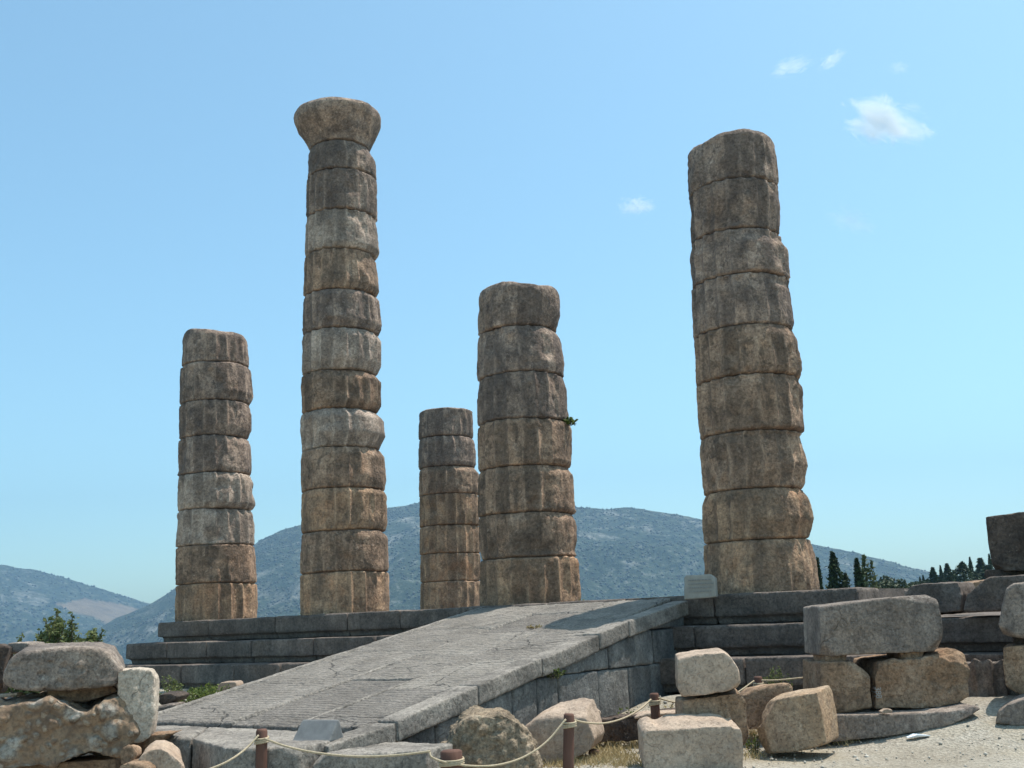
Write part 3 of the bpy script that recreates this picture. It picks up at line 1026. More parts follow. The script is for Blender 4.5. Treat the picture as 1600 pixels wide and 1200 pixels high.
col_L = column('x', axL, [514, 565, 625, 680, 738, 794, 851, 911, 967],
    [(510, 292, 378), (522, 288, 386), (545, 287, 388), (563, 286, 388), (568, 285, 390), (610, 284, 394), (624, 284, 390), (632, 283, 391), (665, 283, 391), (679, 283, 386), (690, 282, 391), (730, 281, 393), (738, 281, 391), (750, 280, 396), (785, 279, 397), (794, 280, 392), (803, 279, 395), (845, 278, 397), (852, 278, 397), (905, 278, 401), (967, 277, 403)],
    5, top_amp=0.04, top_dome=0.06, tilt=-0.05, tones=['drum_top', 'drum_top', 'drum_top', 'drum_top', 'drum_pale', 'drum_pale', 'drum_mid', 'drum_low'])
col_L['label'] = 'broken column at the far left corner of the platform, eight drums high'

col_S = column('x', axS, [637, 681, 728, 771, 820, 864, 908, 953],
    [(635, 656, 738), (675, 655, 739), (681, 656, 738), (690, 655, 742), (722, 655, 743), (729, 656, 741), (737, 655, 748), (765, 656, 749), (772, 656, 747), (800, 656, 749), (821, 657, 748), (860, 657, 750), (905, 658, 751), (953, 658, 752)],
    6, top_amp=0.02, top_dome=0.01, tones=['drum_top', 'drum_top', 'drum_mid', 'drum_low', 'drum_low', 'drum_low', 'drum_low'])
col_S['label'] = 'shortest column, farthest back, half hidden behind the broad one at the ramp'


# ------------------------------------------------------------------ ramp
rp = empty('stone_ramp', (C0[0], C0[1], 0), -ANG)
tag(rp, 'long grey paved stone ramp rising to the temple platform', 'ramp')
R_SL = 0.176


def rz(n): return 0.205 + R_SL * (n + 1.1)      # ramp surface, n is local y


XR0, XR1, XLr = -0.75, -1.02, -4.62             # outer right edge, inner kerb edge, left edge (local x)


def slab_mesh(name, quads, thick, vox, seed, mat, **kw):
    bm = bmesh.new()
    for q in quads:
        prism(bm, [(*p, ) for p in q], [(p[0], p[1], p[2] - thick) for p in q])
    V, F = voxelize(bm, vox)
    V = weather(V, F, seed, **kw)
    return obj(name, mesh_from(name, V, F), mat, rp)


r = np.random.default_rng(4)
strips = [(-1.03, -1.95), (-1.95, -3.02), (-3.02, -4.62)]
cuts = [[-1.05, -2.5, -3.65, -5.05, -6.45, -7.92], [-1.05, -1.95, -3.4, -4.75, -6.0, -7.9], [-1.05, -2.9, -4.4, -6.1, -7.88]]
quads = []
for (xa, xb), cs in zip(strips, cuts):
    for a, b in zip(cs[:-1], cs[1:]):
        dz = r.uniform(-0.012, 0.012); tl = r.uniform(-0.008, 0.008)
        g = -0.009
        quads.append([(xa - g, a - g, rz(a - g) + dz + tl), (xb + g, a - g, rz(a - g) + dz - tl), (xb + g, b + g, rz(b + g) + dz - tl), (xa - g, b + g, rz(b + g) + dz + tl)])
for q, qd in enumerate(quads):
    slab_mesh('paving_slab', [qd], 0.16, 0.024, 500 + q, M['paving'], lump=0.014, rough=0.010, chip=0.9, soft=4)
# smooth ribs left standing between the scored strips
for xa, jit in ((-1.99, 0.012), (-3.07, 0.012)):
    qs = []
    for a, b in ((-1.2, -3.0), (-3.2, -5.0), (-5.3, -7.8)):
        qs.append([(xa + 0.03, a, rz(a) + jit), (xa - 0.03, a, rz(a) + jit), (xa - 0.03, b, rz(b) + jit), (xa + 0.03, b, rz(b) + jit)])
    slab_mesh('rib', qs, 0.09, 0.016, 8, M['kerb'], lump=0.006, rough=0.004, chip=0.6, soft=4)
# kerb stones down the right side
kc = [-0.55, -2.95, -3.75, -5.12, -6.4, -7.75, -8.7]
for k, (a, b) in enumerate(zip(kc[:-1], kc[1:])):
    dz = [0.03, 0.035, 0.02, 0.035, 0.03, 0.01][k]
    qa = a - 0.008; qb = b + 0.008
    za, zb_ = min(rz(qa), Z_ST - 0.03) + dz, max(rz(qb), -1.075) + dz
    pl = [(XR0 + 0.02, qa, za), (XR1 + 0.01, qa, za), (XR1 + 0.01, qb, zb_), (XR0 + 0.02, qb, zb_)]
    bm = bmesh.new()
    prism(bm, pl, [(p[0], p[1], p[2] - 0.215) for p in pl])
    V, F = voxelize(bm, 0.016)
    V = weather(V, F, 60 + k, lump=0.008, rough=0.006, chip=0.7, soft=3)
    obj('kerb_stone', mesh_from('kerb_stone', V, F), M['kerb'], rp)
# thin edging along the left side
qs = [[(XLr + 0.01, a - 0.01, rz(a) + 0.012), (XLr - 0.10, a - 0.01, rz(a) + 0.012), (XLr - 0.10, b, rz(b) + 0.012), (XLr + 0.01, b, rz(b) + 0.012)] for a, b in ((-1.05, -2.6), (-2.6, -4.3), (-4.3, -6.2), (-6.2, -7.86))]
slab_mesh('edging', qs, 0.25, 0.024, 9, M['kerb'], lump=0.008, rough=0.005, chip=0.5, soft=4)


def clip_under(poly, off):
    """keep the part of an (n, z) polygon below the kerb's underside"""
    f = lambda p: (rz(p[0]) - off) - p[1]
    out = []
    for i in range(len(poly)):
        a, b = poly[i], poly[(i + 1) % len(poly)]
        fa, fb = f(a), f(b)
        if fa >= 0: out.append(a)
        if fa * fb < 0:
            t = fa / (fa - fb)
            out.append((a[0] + t * (b[0] - a[0]), a[1] + t * (b[1] - a[1])))
    return out


r = np.random.default_rng(12)
sets = [[], [], []]
for ci, (z0, z1) in enumerate(((-1.7, -0.70), (-0.70, -0.225), (-0.225, 0.22))):
    y = -1.12 - [0.25, 0.0, 0.35][ci] * 0
    w0 = [0.75, 0.6, 0.9][ci]
    while y > -8.6:
        w = w0 * r.uniform(0.6, 1.35)
        pl = clip_under([(y - 0.004, z0 + 0.004), (y - 0.004, z1 - 0.004), (y - w + 0.004, z1 - 0.004), (y - w + 0.004, z0 + 0.004)], 0.20)
        y -= w
        if len(pl) < 3: continue
        ar = 0.5 * abs(sum(pl[i][0] * pl[(i + 1) % len(pl)][1] - pl[(i + 1) % len(pl)][0] * pl[i][1] for i in range(len(pl))))
        if ar < 0.02: continue
        dx = r.uniform(-0.012, 0.012)
        bm = bmesh.new()
        prism(bm, [(XR0 - 0.045 + dx, p[0], p[1]) for p in pl], [(XR0 - 0.45, p[0], p[1]) for p in pl])
        V, F = voxelize(bm, 0.024)
        V = weather(V, F, 80 + len(sets[0]) * 3 + ci, lump=0.010, rough=0.006, chip=0.5, soft=4)
        sets[0].append(1)
        obj('wall_block', mesh_from('wall_block', V, F), M['wall'], rp)
# fill of the ramp
bm = bmesh.new()
prism(bm, [(-1.15, -0.9, -2.2), (-1.15, -0.9, 0.05), (-1.15, -7.8, rz(-7.8) - 0.13), (-1.15, -8.4, -1.3), (-1.15, -8.4, -2.2)], [(-4.66, -0.9, -2.2), (-4.66, -0.9, 0.05), (-4.66, -7.8, rz(-7.8) - 0.13), (-4.66, -8.4, -1.3), (-4.66, -8.4, -2.2)])
bmesh.ops.recalc_face_normals(bm, faces=bm.faces)
me = bpy.data.meshes.new('fill'); bm.to_mesh(me); bm.free(); obj('fill', me, M['wall'], rp)
# landing slabs at the foot
for k, (pl, zt, mt) in enumerate((([(-3.34, -7.95), (-5.2, -7.9), (-5.4, -8.6), (-3.0, -8.85), (-2.5, -8.85)], -1.035, 'kerb'),
                              ([(-0.80, -8.66), (-1.06, -7.95), (-3.32, -7.95), (-2.48, -8.83), (-1.38, -9.3), (-0.75, -9.05)], -1.042, 'kerb'),
                              ([(-0.73, -8.95), (-0.73, -7.9), (0.1, -7.9), (0.15, -8.35), (-0.3, -8.75)], -1.115, 'kerb'))):
    bm = bmesh.new()
    prism(bm, [(x, y, zt) for x, y in pl], [(x, y, -1.75) for x, y in pl])
    knock_corners(bm, 40 + k, 4, 0.02, 0.05)
    V, F = voxelize(bm, 0.018)
    V = weather(V, F, 120 + k, lump=0.014, rough=0.010, chip=0.9, soft=6)
    obj('landing_slab', mesh_from('landing_slab', V, F), M[mt], rp)


# ------------------------------------------------------------------ loose stones
def stone(name, label, cat, poly, depth, thick, mat, seed, yaw=0.0, ref=None, vox=0.0145, group=None, taper=0.0, down=0.0, lean=0.0, **kw):
    """a block whose front outline is measured in the photograph, set upright at its own distance and given real thickness"""
    yw = math.radians(yaw)
    N = np.array([-math.sin(yw), -math.cos(yw), 0.0])          # outward normal of the front
    pts = np.array(poly, float)
    if down < 0: pts[pts[:, 1] < pts[:, 1].mean(), 1] += 0.8 * -down * F_PX / depth
    cx = (pts[:, 0].min() + pts[:, 0].max()) / 2 if ref is None else ref
    o = at(cx, pts[:, 1].mean(), depth)
    N2 = N.copy(); N2[2] = math.sin(math.radians(lean)); N2 /= np.linalg.norm(N2)
    Fp = []
    for x, y in pts:
        d = ray(x, y)
        Fp.append(d * (o @ N2) / (d @ N2))
    Fp = np.array(Fp)
    c = Fp.mean(0)
    B = Fp - N * thick
    B = B + (c - N * thick - B) * taper
    B[:, 2] -= down * (B[:, 2] > c[2])
    base = np.array([c[0] - N[0] * thick / 2, c[1] - N[1] * thick / 2, min(Fp[:, 2].min(), B[:, 2].min())])
    bm = bmesh.new()
    prism(bm, Fp - base, B - base)
    cuts = kw.pop('cuts', 6)
    big = min(np.ptp(pts[:, 0]), np.ptp(pts[:, 1])) * depth / F_PX
    if cuts: knock_corners(bm, seed, cuts, 0.02 * big, 0.11 * big)
    k = dict(lump=0.016, rough=0.009, chip=0.7, soft=6)
    k.update(kw)
    k['soft'] = max(2, int(k['soft'] * 0.45))
    V, F = voxelize(bm, vox)
    V = weather(V, F, seed, **k)
    r_ = obj(name, mesh_from(name, V, F, True, 34), M[mat], None, tuple(base))
    tag(r_, label, cat, group)
    return r_


# right pile
stone('stone_slab', 'long pale grey slab laid on two wedges over brown blocks', 'stone block', [(1281, 947), (1360, 937), (1452, 929), (1467, 936), (1473, 975), (1474, 1012), (1466, 1018), (1390, 1021), (1300, 1026), (1284, 1024)], 12.3, 0.75, 'grey_block', 201, lump=0.012, rough=0.007, soft=7)
lb = stone('stone_block', 'squarish brown block under the left end of the long slab', 'stone block', [(1282, 1034), (1330, 1033), (1350, 1036), (1362, 1044), (1361, 1080), (1364, 1106), (1330, 1114), (1290, 1116), (1283, 1090)], 12.25, 0.8, 'brown_block', 202, lump=0.025, soft=12)
nb_ = stone('stone_block', 'large rough brown block under the right end of the slab, marked with white paint', 'stone block', [(1366, 1058), (1374, 1034), (1430, 1028), (1470, 1020), (1495, 1012), (1512, 1020), (1520, 1045), (1518, 1070), (1520, 1090), (1500, 1102), (1450, 1110), (1367, 1110)], 12.25, 0.95, 'brown_block', 203, lump=0.04, rough=0.014, chip=1.0, soft=14, pits=0.05)
for i, (lab, pl) in enumerate((('small brown wedge holding the left end of the long slab', [(1288, 1024), (1326, 1021), (1322, 1037), (1290, 1038)]), ('small brown wedge holding the right end of the long slab', [(1406, 1018), (1446, 1015), (1440, 1034), (1410, 1034)]))):
    stone('wedge_stone', lab, 'wedge', pl, 12.35, 0.5, 'brown_block', 210 + i, vox=0.018, group='wedges under the long slab', lump=0.012)
stone('plinth', 'low flat footing slab lying on the gravel beneath the brown blocks', 'footing', [(1255, 1121), (1300, 1118), (1400, 1116), (1480, 1112), (1528, 1103), (1536, 1108), (1500, 1126), (1470, 1138), (1400, 1149), (1300, 1160), (1255, 1162)], 11.9, 1.5, 'grey_block', 204, lump=0.02, chip=0.9, soft=10)
# paint mark on the block
cu = bpy.data.curves.new('paint_mark', 'FONT')
cu.body = "388"; cu.size = 0.092; cu.extrude = 0.0015; cu.align_x = 'CENTER'; cu.align_y = 'CENTER'; cu.space_character = 0.9
tmp = bpy.data.objects.new('paint_mark', cu); COL.objects.link(tmp)
dg = bpy.context.evaluated_depsgraph_get()
pm = bpy.data.meshes.new_from_object(tmp.evaluated_get(dg))
bpy.data.objects.remove(tmp)
Mx = Matrix.Rotation(math.radians(90), 4, 'X') @ Matrix.Rotation(math.radians(-90), 4, 'Z')
pm.transform(Mx)
from mathutils.bvhtree import BVHTree
bv = BVHTree.FromPolygons([v.co + nb_.location for v in nb_.data.vertices], [tuple(p.vertices) for p in nb_.data.polygons])
hit = bv.ray_cast(Vector((0, 0, 0)), Vector(ray(1372, 1082)).normalized())[0]
for v in pm.vertices:                                   # lay the paint on the rough face
    w = Vector((hit.x + v.co.x, hit.y - 1.0, hit.z + v.co.z))
    h_ = bv.ray_cast(w, Vector((0, 1, 0)))[0]
    y_ = h_.y if h_ is not None and abs(h_.y - hit.y) < 0.15 else hit.y
    v.co = Vector((w.x, y_ - 0.004 + (0.002 if v.co.y > 0 else 0), w.z)) - nb_.location
pmo = obj('paint_mark', pm, M['paint'], nb_)

stone('stone_block', 'pale rough block on top at the right edge', 'stone block', [(1566, 945), (1574, 920), (1584, 913), (1660, 905), (1660, 1003), (1600, 997), (1566, 990), (1561, 975)], 12.2, 0.8, 'grey_block', 221, yaw=30, ref=1566, lump=0.03, soft=12)
stone('stone_block', 'buff block under the pale one at the right edge', 'stone block', [(1566, 1010), (1600, 1008), (1660, 1006), (1660, 1096), (1600, 1090), (1572, 1072), (1567, 1040)], 12.3, 0.8, 'brown_block', 222, yaw=30, ref=1566, lump=0.025)
stone('wedge_stone', 'flat dark spacer stone between the two blocks at the right edge', 'wedge', [(1580, 992), (1652, 996), (1652, 1012), (1584, 1012)], 12.5, 0.5, 'dark_block', 223, yaw=30, ref=1566, vox=0.018, lump=0.01)
stone('plinth', 'dark footing slab at the lower right edge of the picture', 'footing', [(1557, 1112), (1574, 1100), (1600, 1092), (1670, 1088), (1670, 1140), (1600, 1136), (1553, 1132)], 11.6, 1.3, 'grey_block', 224, yaw=30, ref=1560, lump=0.02, chip=0.9)

# fluted fragment behind
fr = empty('fluted_fragment', tuple(at(1556, 1090, 13.0)))
tag(fr, 'upright grey fluted column fragment with wavy broken top, between the right blocks', 'column fragment')
th = np.linspace(0, 2 * math.pi, 200, endpoint=False)
Rb, rings = 0.42, []
H = (1090 - 1036) * 13.0 / F_PX
for f in np.linspace(0, 1, 22):
    prof = 1 - (2 * ((th / (2 * math.pi) * 16 + 0.4) % 1) - 1) ** 2
    rad = Rb - 0.05 * prof
    rad = rad + 0.008 * fbm(np.stack([np.cos(th), np.sin(th), np.full(200, f)], 1), 4, 2, 77)
    top = H + 0.035 * np.cos(16 * th + 2.5) * 0.6 + 0.05 * fbm(np.stack([np.cos(th), np.sin(th), 0 * th], 1), 1.6, 2, 5)
    rings.append(np.stack([np.cos(th) * rad, np.sin(th) * rad + 0.30, f * top], 1))
for q in (0.7, 0.3): rings.append(np.stack([np.cos(th) * Rb * q, np.sin(th) * Rb * q + 0.30, np.full(200, H - 0.02)], 1))
VV = np.concatenate(rings); ii = np.arange(200); i2 = (ii + 1) % 200
FF = np.concatenate([np.stack([k * 200 + ii, k * 200 + i2, (k + 1) * 200 + i2, (k + 1) * 200 + ii], 1) for k in range(len(rings) - 1)])
me = mesh_from('shaft', VV, FF)
bm = bmesh.new(); bm.from_mesh(me); bmesh.ops.holes_fill(bm, edges=[e for e in bm.edges if e.is_boundary], sides=0); bm.to_mesh(me); bm.free()
obj('shaft', me, M['grey_block'], fr)

# middle pile
stone('stone_block', 'white marble block with a cut notch, topmost of the middle pile', 'stone block', [(1058, 1025), (1088, 1019), (1130, 1015), (1142, 1022), (1157, 1045), (1160, 1068), (1155, 1078), (1100, 1087), (1066, 1090), (1060, 1078), (1059, 1071), (1068, 1070.5), (1068, 1066.5), (1058, 1066)], 11.0, 0.62, 'marble', 231, down=-0.03, yaw=6, lump=0.012, rough=0.006, soft=6, vox=0.019)
stone('stone_block', 'brown eroded block directly under the notched white marble block', 'stone block', [(1067, 1095), (1110, 1088), (1157, 1080), (1168, 1092), (1172, 1120), (1174, 1150), (1165, 1170), (1152, 1172), (1070, 1172)], 11.1, 0.7, 'brown_block', 232, lump=0.04, chip=1.0, soft=14)
stone('stone_block', 'white marble block with ragged top lying nearest the camera', 'stone block', [(1004, 1139), (1010, 1131), (1021, 1128), (1030, 1134), (1037, 1133), (1049, 1126), (1062, 1125), (1080, 1123), (1100, 1124), (1122, 1122), (1140, 1126), (1150, 1132), (1158, 1131), (1161, 1142), (1163, 1175), (1162, 1207), (1100, 1212), (1006, 1212)], 10.55, 0.5, 'marble', 233, down=-0.05, cuts=3, lump=0.012, rough=0.010, soft=5)
stone('stone_block', 'tilted buff block leaning on the gravel beside the footing slab', 'stone block', [(1190, 1100), (1198, 1092), (1235, 1083), (1277, 1077), (1284, 1110), (1290, 1162), (1240, 1174), (1196, 1180), (1182, 1160), (1178, 1138), (1187, 1132), (1183, 1118)], 11.3, 0.55, 'rust_block', 234, down=-0.035, yaw=30, lump=0.02, rough=0.007, soft=8)
stone('flat_stone', 'flat brown stone with a pale top behind the tilted block', 'stone block', [(1164, 1088), (1180, 1078), (1206, 1072), (1232, 1069), (1240, 1075), (1236, 1088), (1200, 1098), (1196, 1140), (1168, 1140)], 12.2, 0.5, 'brown_block', 235, lump=0.03, soft=12)
stone('boulder', 'rounded pitted conglomerate boulder beside the foot of the ramp', 'boulder', [(672, 1190), (688, 1172), (700, 1160), (706, 1140), (718, 1125), (732, 1114), (760, 1110), (795, 1109), (810, 1120), (826, 1136), (838, 1158), (846, 1185), (852, 1222), (672, 1222)], 10.5, 0.75, 'tan_rock', 241, down=-0.06, yaw=-4, taper=0.25, lump=0.05, rough=0.02, chip=1.2, soft=20, pits=0.06, cobble=0.045, cob_f=9)
stone('boulder', 'pale flat-topped boulder with a brown face behind the pitted boulder', 'boulder', [(817, 1128), (832, 1116), (852, 1106), (890, 1098), (912, 1100), (922, 1125), (930, 1156), (924, 1172), (900, 1186), (850, 1195), (822, 1190), (812, 1160)], 11.3, 0.8, 'marble', 242, down=-0.1, yaw=14, taper=0.1, lump=0.04, rough=0.010, chip=1.0, soft=14)
stone('low_wall', 'low broken strip of masonry on the dry grass behind the rope', 'low wall', [(926, 1128), (960, 1122), (1000, 1118), (1070, 1112), (1070, 1150), (1000, 1156), (928, 1162)], 12.4, 0.5, 'dark_block', 243, lump=0.03, rough=0.014, chip=0.8, cobble=0.03)
stone('flat_stone', 'thin pale stone lying on the low masonry strip, left end', 'stone block', [(925, 1113), (938, 1110), (941, 1117), (927, 1120)], 12.5, 0.4, 'marble', 244, vox=0.016, lump=0.008)
stone('flat_stone', 'thin pale slabs lying on the low masonry strip near the rope post', 'stone block', [(990, 1120), (1010, 1114), (1064, 1111), (1064, 1118), (1030, 1121), (992, 1125)], 12.35, 0.35, 'marble', 245, vox=0.016, lump=0.01)
stone('stone_chip', 'small reddish stone chip on the dry grass beside the pale boulder', 'stone chip', [(920, 1175), (928, 1171), (938, 1174), (936, 1180), (922, 1182)], 11.6, 0.12, 'brown_block', 246, vox=0.012, lump=0.006, rough=0.003)

# left pile
stone('stone_block', 'grey weathered block with hollowed upper edge, topmost at the left', 'stone block', [(5, 1060), (8, 1040), (18, 1022), (34, 1013), (70, 1009), (150, 1006), (172, 1014), (184, 1032), (192, 1046), (190, 1058), (180, 1070), (120, 1075), (60, 1079), (25, 1077), (8, 1070)], 10.7, 0.8, 'grey_block', 251, down=-0.06, yaw=-18, lump=0.03, rough=0.012, chip=1.1, soft=14, pits=0.08)
stone('stone_block', 'big pebbly conglomerate block at the lower left', 'stone block', [(-70, 1100), (0, 1095), (60, 1091), (100, 1091), (122, 1101), (135, 1107), (150, 1096), (180, 1082), (205, 1076), (216, 1082), (219, 1110), (217, 1138), (210, 1156), (200, 1166), (190, 1178), (165, 1185), (140, 1180), (100, 1194), (40, 1202), (-70, 1206)], 10.6, 1.1, 'conglomerate', 252, down=-0.07, yaw=-17, lump=0.05, rough=0.015, chip=1.1, soft=16, cobble=0.055, cob_f=5.0)
stone('stone_block', 'white rough-faced block at the right end of the left pile, nearest the ramp', 'stone block', [(182, 1047), (212, 1043), (236, 1046), (243, 1060), (242, 1090), (238, 1125), (233, 1150), (222, 1160), (200, 1160), (196, 1100), (182, 1086)], 10.85, 0.5, 'white_rough', 253, yaw=-13, lump=0.04, rough=0.014, chip=1.1, soft=10)
stone('stone_block', 'dark block cut by the left edge of the picture', 'stone block', [(-80, 1010), (0, 1007), (14, 1012), (8, 1040), (4, 1075), (0, 1084), (-80, 1088)], 11.4, 0.7, 'dark_block', 254, yaw=-20, lump=0.025)  # dark tone comes from the dark stone material
stone('flat_stone', 'thin grey slab showing behind the topmost left block', 'stone block', [(10, 1006), (28, 1003), (46, 1003.5), (50, 1020), (10, 1022)], 11.8, 0.4, 'grey_block', 255, vox=0.018, lump=0.008)
stone('wedge_stone', 'brown wedge stone under the topmost left block', 'wedge', [(70, 1074), (175, 1068), (185, 1082), (130, 1100), (75, 1096)], 10.95, 0.6, 'brown_block', 256, yaw=-17, lump=0.015)
stone('flat_stone', 'pale splinter of stone sticking out at the left edge', 'stone chip', [(-20, 1086), (27, 1082), (27, 1087), (-20, 1094)], 10.7, 0.15, 'marble', 257, vox=0.012, lump=0.004, rough=0.002)
stone('boulder', 'cream rough boulder under the right end of the conglomerate block', 'boulder', [(214, 1190), (218, 1172), (232, 1162), (252, 1160), (268, 1168), (283, 1180), (291, 1200), (292, 1230), (210, 1230)], 10.25, 0.5, 'marble', 258, down=-0.08, yaw=-14, taper=0.2, lump=0.03, rough=0.01, chip=1.1, soft=14)
stone('boulder', 'small round dark pink stone tucked beneath the conglomerate block', 'boulder', [(186, 1180), (190, 1168), (200, 1162), (212, 1168), (214, 1182), (206, 1196), (188, 1196)], 10.4, 0.25, 'brown_block', 259, taper=0.3, vox=0.016, lump=0.012, soft=10)
stone('flat_stone', 'buff flat stone at the bottom left below the round pink one', 'stone block', [(184, 1196), (200, 1190), (225, 1192), (236, 1200), (236, 1225), (184, 1225)], 10.1, 0.4, 'brown_block', 260, vox=0.018, lump=0.012)
stone('flat_stone', 'dark brown stone carrying the left end of the conglomerate block', 'stone block', [(-60, 1198), (80, 1194), (180, 1184), (182, 1240), (-60, 1240)], 10.9, 0.7, 'brown_block', 261, lump=0.02)
stone('flat_stone', 'thin tan slab poking out between the conglomerate block and the ramp', 'stone block', [(222, 1152), (232, 1148), (275, 1144), (262, 1150), (240, 1165), (226, 1170)], 11.0, 0.3, 'brown_block', 262, vox=0.016, lump=0.006)
# rubble left of the ramp
stone('rubble_stone', 'dark flat rubble stone left of the ramp below the weeds', 'stone block', [(243, 1094), (248, 1084), (266, 1083), (280, 1088), (272, 1096), (250, 1104)], 13.7, 0.5, 'dark_block', 263, vox=0.02, lump=0.015)
stone('rubble_stone', 'grey low rubble stone touching the left edge of the ramp', 'stone block', [(242, 1104), (262, 1101), (276, 1100), (270, 1108), (240, 1114)], 13.5, 0.4, 'grey_block', 264, vox=0.02, lump=0.015)
stone('rubble_stone', 'small pale squared stone against the bottom step, left of the ramp', 'stone block', [(338, 1073), (344, 1067), (368, 1065), (371, 1070), (371, 1082), (338, 1084)], 17.0, 0.4, 'marble', 265, vox=0.02, lump=0.012)

# upper right: broken top course and the pier standing on it
stone('stone_block', 'grey top-course block with a broken right corner, right of the thickest column', 'stone block', [(1414, 928), (1422, 916), (1440, 912), (1470, 910), (1494, 909), (1499, 916), (1503, 928), (1501, 956), (1414, 962)], 13.95, 0.9, 'step', 271, yaw=35, lump=0.025, chip=1.0, soft=12)
stone('stone_block', 'grey top-course block broken on its left, carrying the dark pier', 'stone block', [(1503, 955), (1505, 938), (1515, 928), (1532, 912), (1545, 903), (1580, 900), (1680, 893), (1680, 948), (1503, 957)], 13.3, 0.9, 'step', 272, yaw=35, ref=1560, lump=0.025, chip=0.9, soft=12)
pier = stone('pier_block', 'tall dark lichened block standing on the broken course at the right edge', 'stone block', [(1540, 808), (1600, 799), (1660, 791), (1664, 886), (1600, 892), (1550, 893), (1543, 850)], 13.5, 0.7, 'dark_block', 273, yaw=35, ref=1575, lump=0.015, rough=0.008, soft=7)
stone('wedge_stone', 'low dark stone lying under the tall dark pier', 'wedge', [(1562, 888), (1640, 884), (1640, 900), (1566, 904)], 13.6, 0.5, 'dark_block', 274, lump=0.008)
for i, (lab, pl, dd, mt) in enumerate((
        ('pale broken stone at the end of the top step, right of the thickest column', [(1326, 930), (1334, 922), (1356, 921), (1362, 932), (1350, 942), (1328, 944)], 17.2, 'grey_block'),
        ('dark squat rubble stone in the middle of the gap of the top step', [(1352, 934), (1358, 923), (1372, 922), (1378, 936), (1370, 944), (1354, 944)], 17.5, 'dark_block'),
        ('brownish rubble stone in the gap of the top step, left of the broken corner', [(1374, 936), (1382, 923), (1410, 919), (1424, 924), (1424, 940), (1376, 944)], 17.0, 'grey_block'),
        ('rounded tan rubble heap behind the notch beside the dark pier', [(1500, 925), (1512, 912), (1530, 906), (1548, 903), (1552, 925)], 16.5, 'brown_block'))):
    stone('rubble_stone', lab, 'stone block', pl, dd, 0.7, mt, 280 + i, vox=0.024, lump=0.03, chip=1.0)

# information blocks
ib = stone('inscription_block', 'pale info block with worn lettering at the head of the ramp', 'sign', [(1069, 902), (1072, 899), (1112, 897), (1117, 900), (1119, 933), (1069, 937)], 15.85, 0.22, 'plaque', 291, yaw=18, vox=0.014, lump=0.004, rough=0.002, chip=0.5, soft=4)
yw = math.radians(18)
Nf = np.array([-math.sin(yw), -math.cos(yw), 0]); Uf = np.array([math.cos(yw), -math.sin(yw), 0])
o = at(1094, 917, 15.85)
rr_ = np.random.default_rng(5)
for row in range(4):
    V, Fc = [], []
    u = -0.17
    while u < 0.17:
        w = rr_.uniform(0.012, 0.05)
        c = o + Nf * 0.012 + Uf * (u + w / 2) + np.array([0, 0, 0.10 - row * 0.055])
        b0 = len(V)
        for su, sz, sn in ((-1, -1, 0), (1, -1, 0), (1, 1, 0), (-1, 1, 0), (-1, -1, 1), (1, -1, 1), (1, 1, 1), (-1, 1, 1)):
            V.append(c + Uf * su * w / 2 + np.array([0, 0, sz * 0.008]) - Nf * sn * 0.03)
        Fc += [tuple(b0 + i for i in f) for f in ((0, 1, 2, 3), (7, 6, 5, 4), (0, 4, 5, 1), (1, 5, 6, 2), (2, 6, 7, 3), (3, 7, 4, 0))]
        u += w + rr_.uniform(0.008, 0.02)
    obj('lettering', mesh_from('lettering', np.array(V) - np.array(ib.location), Fc, False), M['ink'], ib)

# little wedge-shaped plaque on the landing
p00, p10 = at(455, 1158, 10.5), at(513, 1164, 10.3)
ux = (p10 - p00); L = np.linalg.norm(ux[:2]); ux = np.array([ux[0], ux[1], 0]) / np.linalg.norm(ux[:2])
uy = np.array([-ux[1], ux[0], 0])
zb = -1.055
p00[2] = zb
pq = empty('plaque_stand', tuple(p00), math.atan2(ux[1], ux[0]))
tag(pq, 'small grey sloping plaque standing at the foot of the ramp', 'sign')
bm = bmesh.new()
prism(bm, [(0, 0, 0), (0, 0.02, 0.02), (0.03, 0.13, 0.19), (0.03, 0.15, 0.19), (0.0, 0.24, 0)], [(L, 0, 0), (L, 0.02, 0.02), (L + 0.015, 0.13, 0.19), (L + 0.015, 0.15, 0.19), (L + 0.01, 0.24, 0)])
V, F = voxelize(bm, 0.009)
V = weather(V, F, 99, lump=0.002, rough=0.001, chip=0.3, soft=3)
obj('plaque', mesh_from('plaque', V, F), M['grey_plaque'], pq)

# ------------------------------------------------------------------ rope barrier
def post(label, px, ptop, depth, zfoot=None, rad=0.052, lean=(0, 0)):
    t = at(px, ptop, depth)
    z0 = gz(t[0], t[1]) - 0.05 if zfoot is None else zfoot
    r_ = empty('rope_post', (t[0], t[1], z0))
    tag(r_, label, 'post', 'brown posts of the rope barrier')
    h = t[2] - z0
    pts = [(lean[0] * (1 - k), lean[1] * (1 - k), h * k) for k in (0, 0.3, 0.7, 0.97, 1.0)]
    V, Fc = tube(pts, [rad * 1.05, rad, rad * 0.98, rad * 0.97, rad * 0.8], 14)
    obj('shaft', mesh_from('shaft', V, Fc), M['post'], r_)
    V, Fc = [], []
    for k in range(3):
        tt = np.linspace(0, 2 * math.pi, 17)
        a, b = tube(np.stack([np.cos(tt) * (rad + 0.007), np.sin(tt) * (rad + 0.007), h - 0.075 - k * 0.021 + 0.008 * np.sin(tt + k)], 1), 0.010, 6)
        Fc += [tuple(i + len(V) for i in f) for f in b]; V += list(a)
    obj('rope_knot', mesh_from('rope_knot', np.array(V), Fc), M['rope'], r_)
    return t


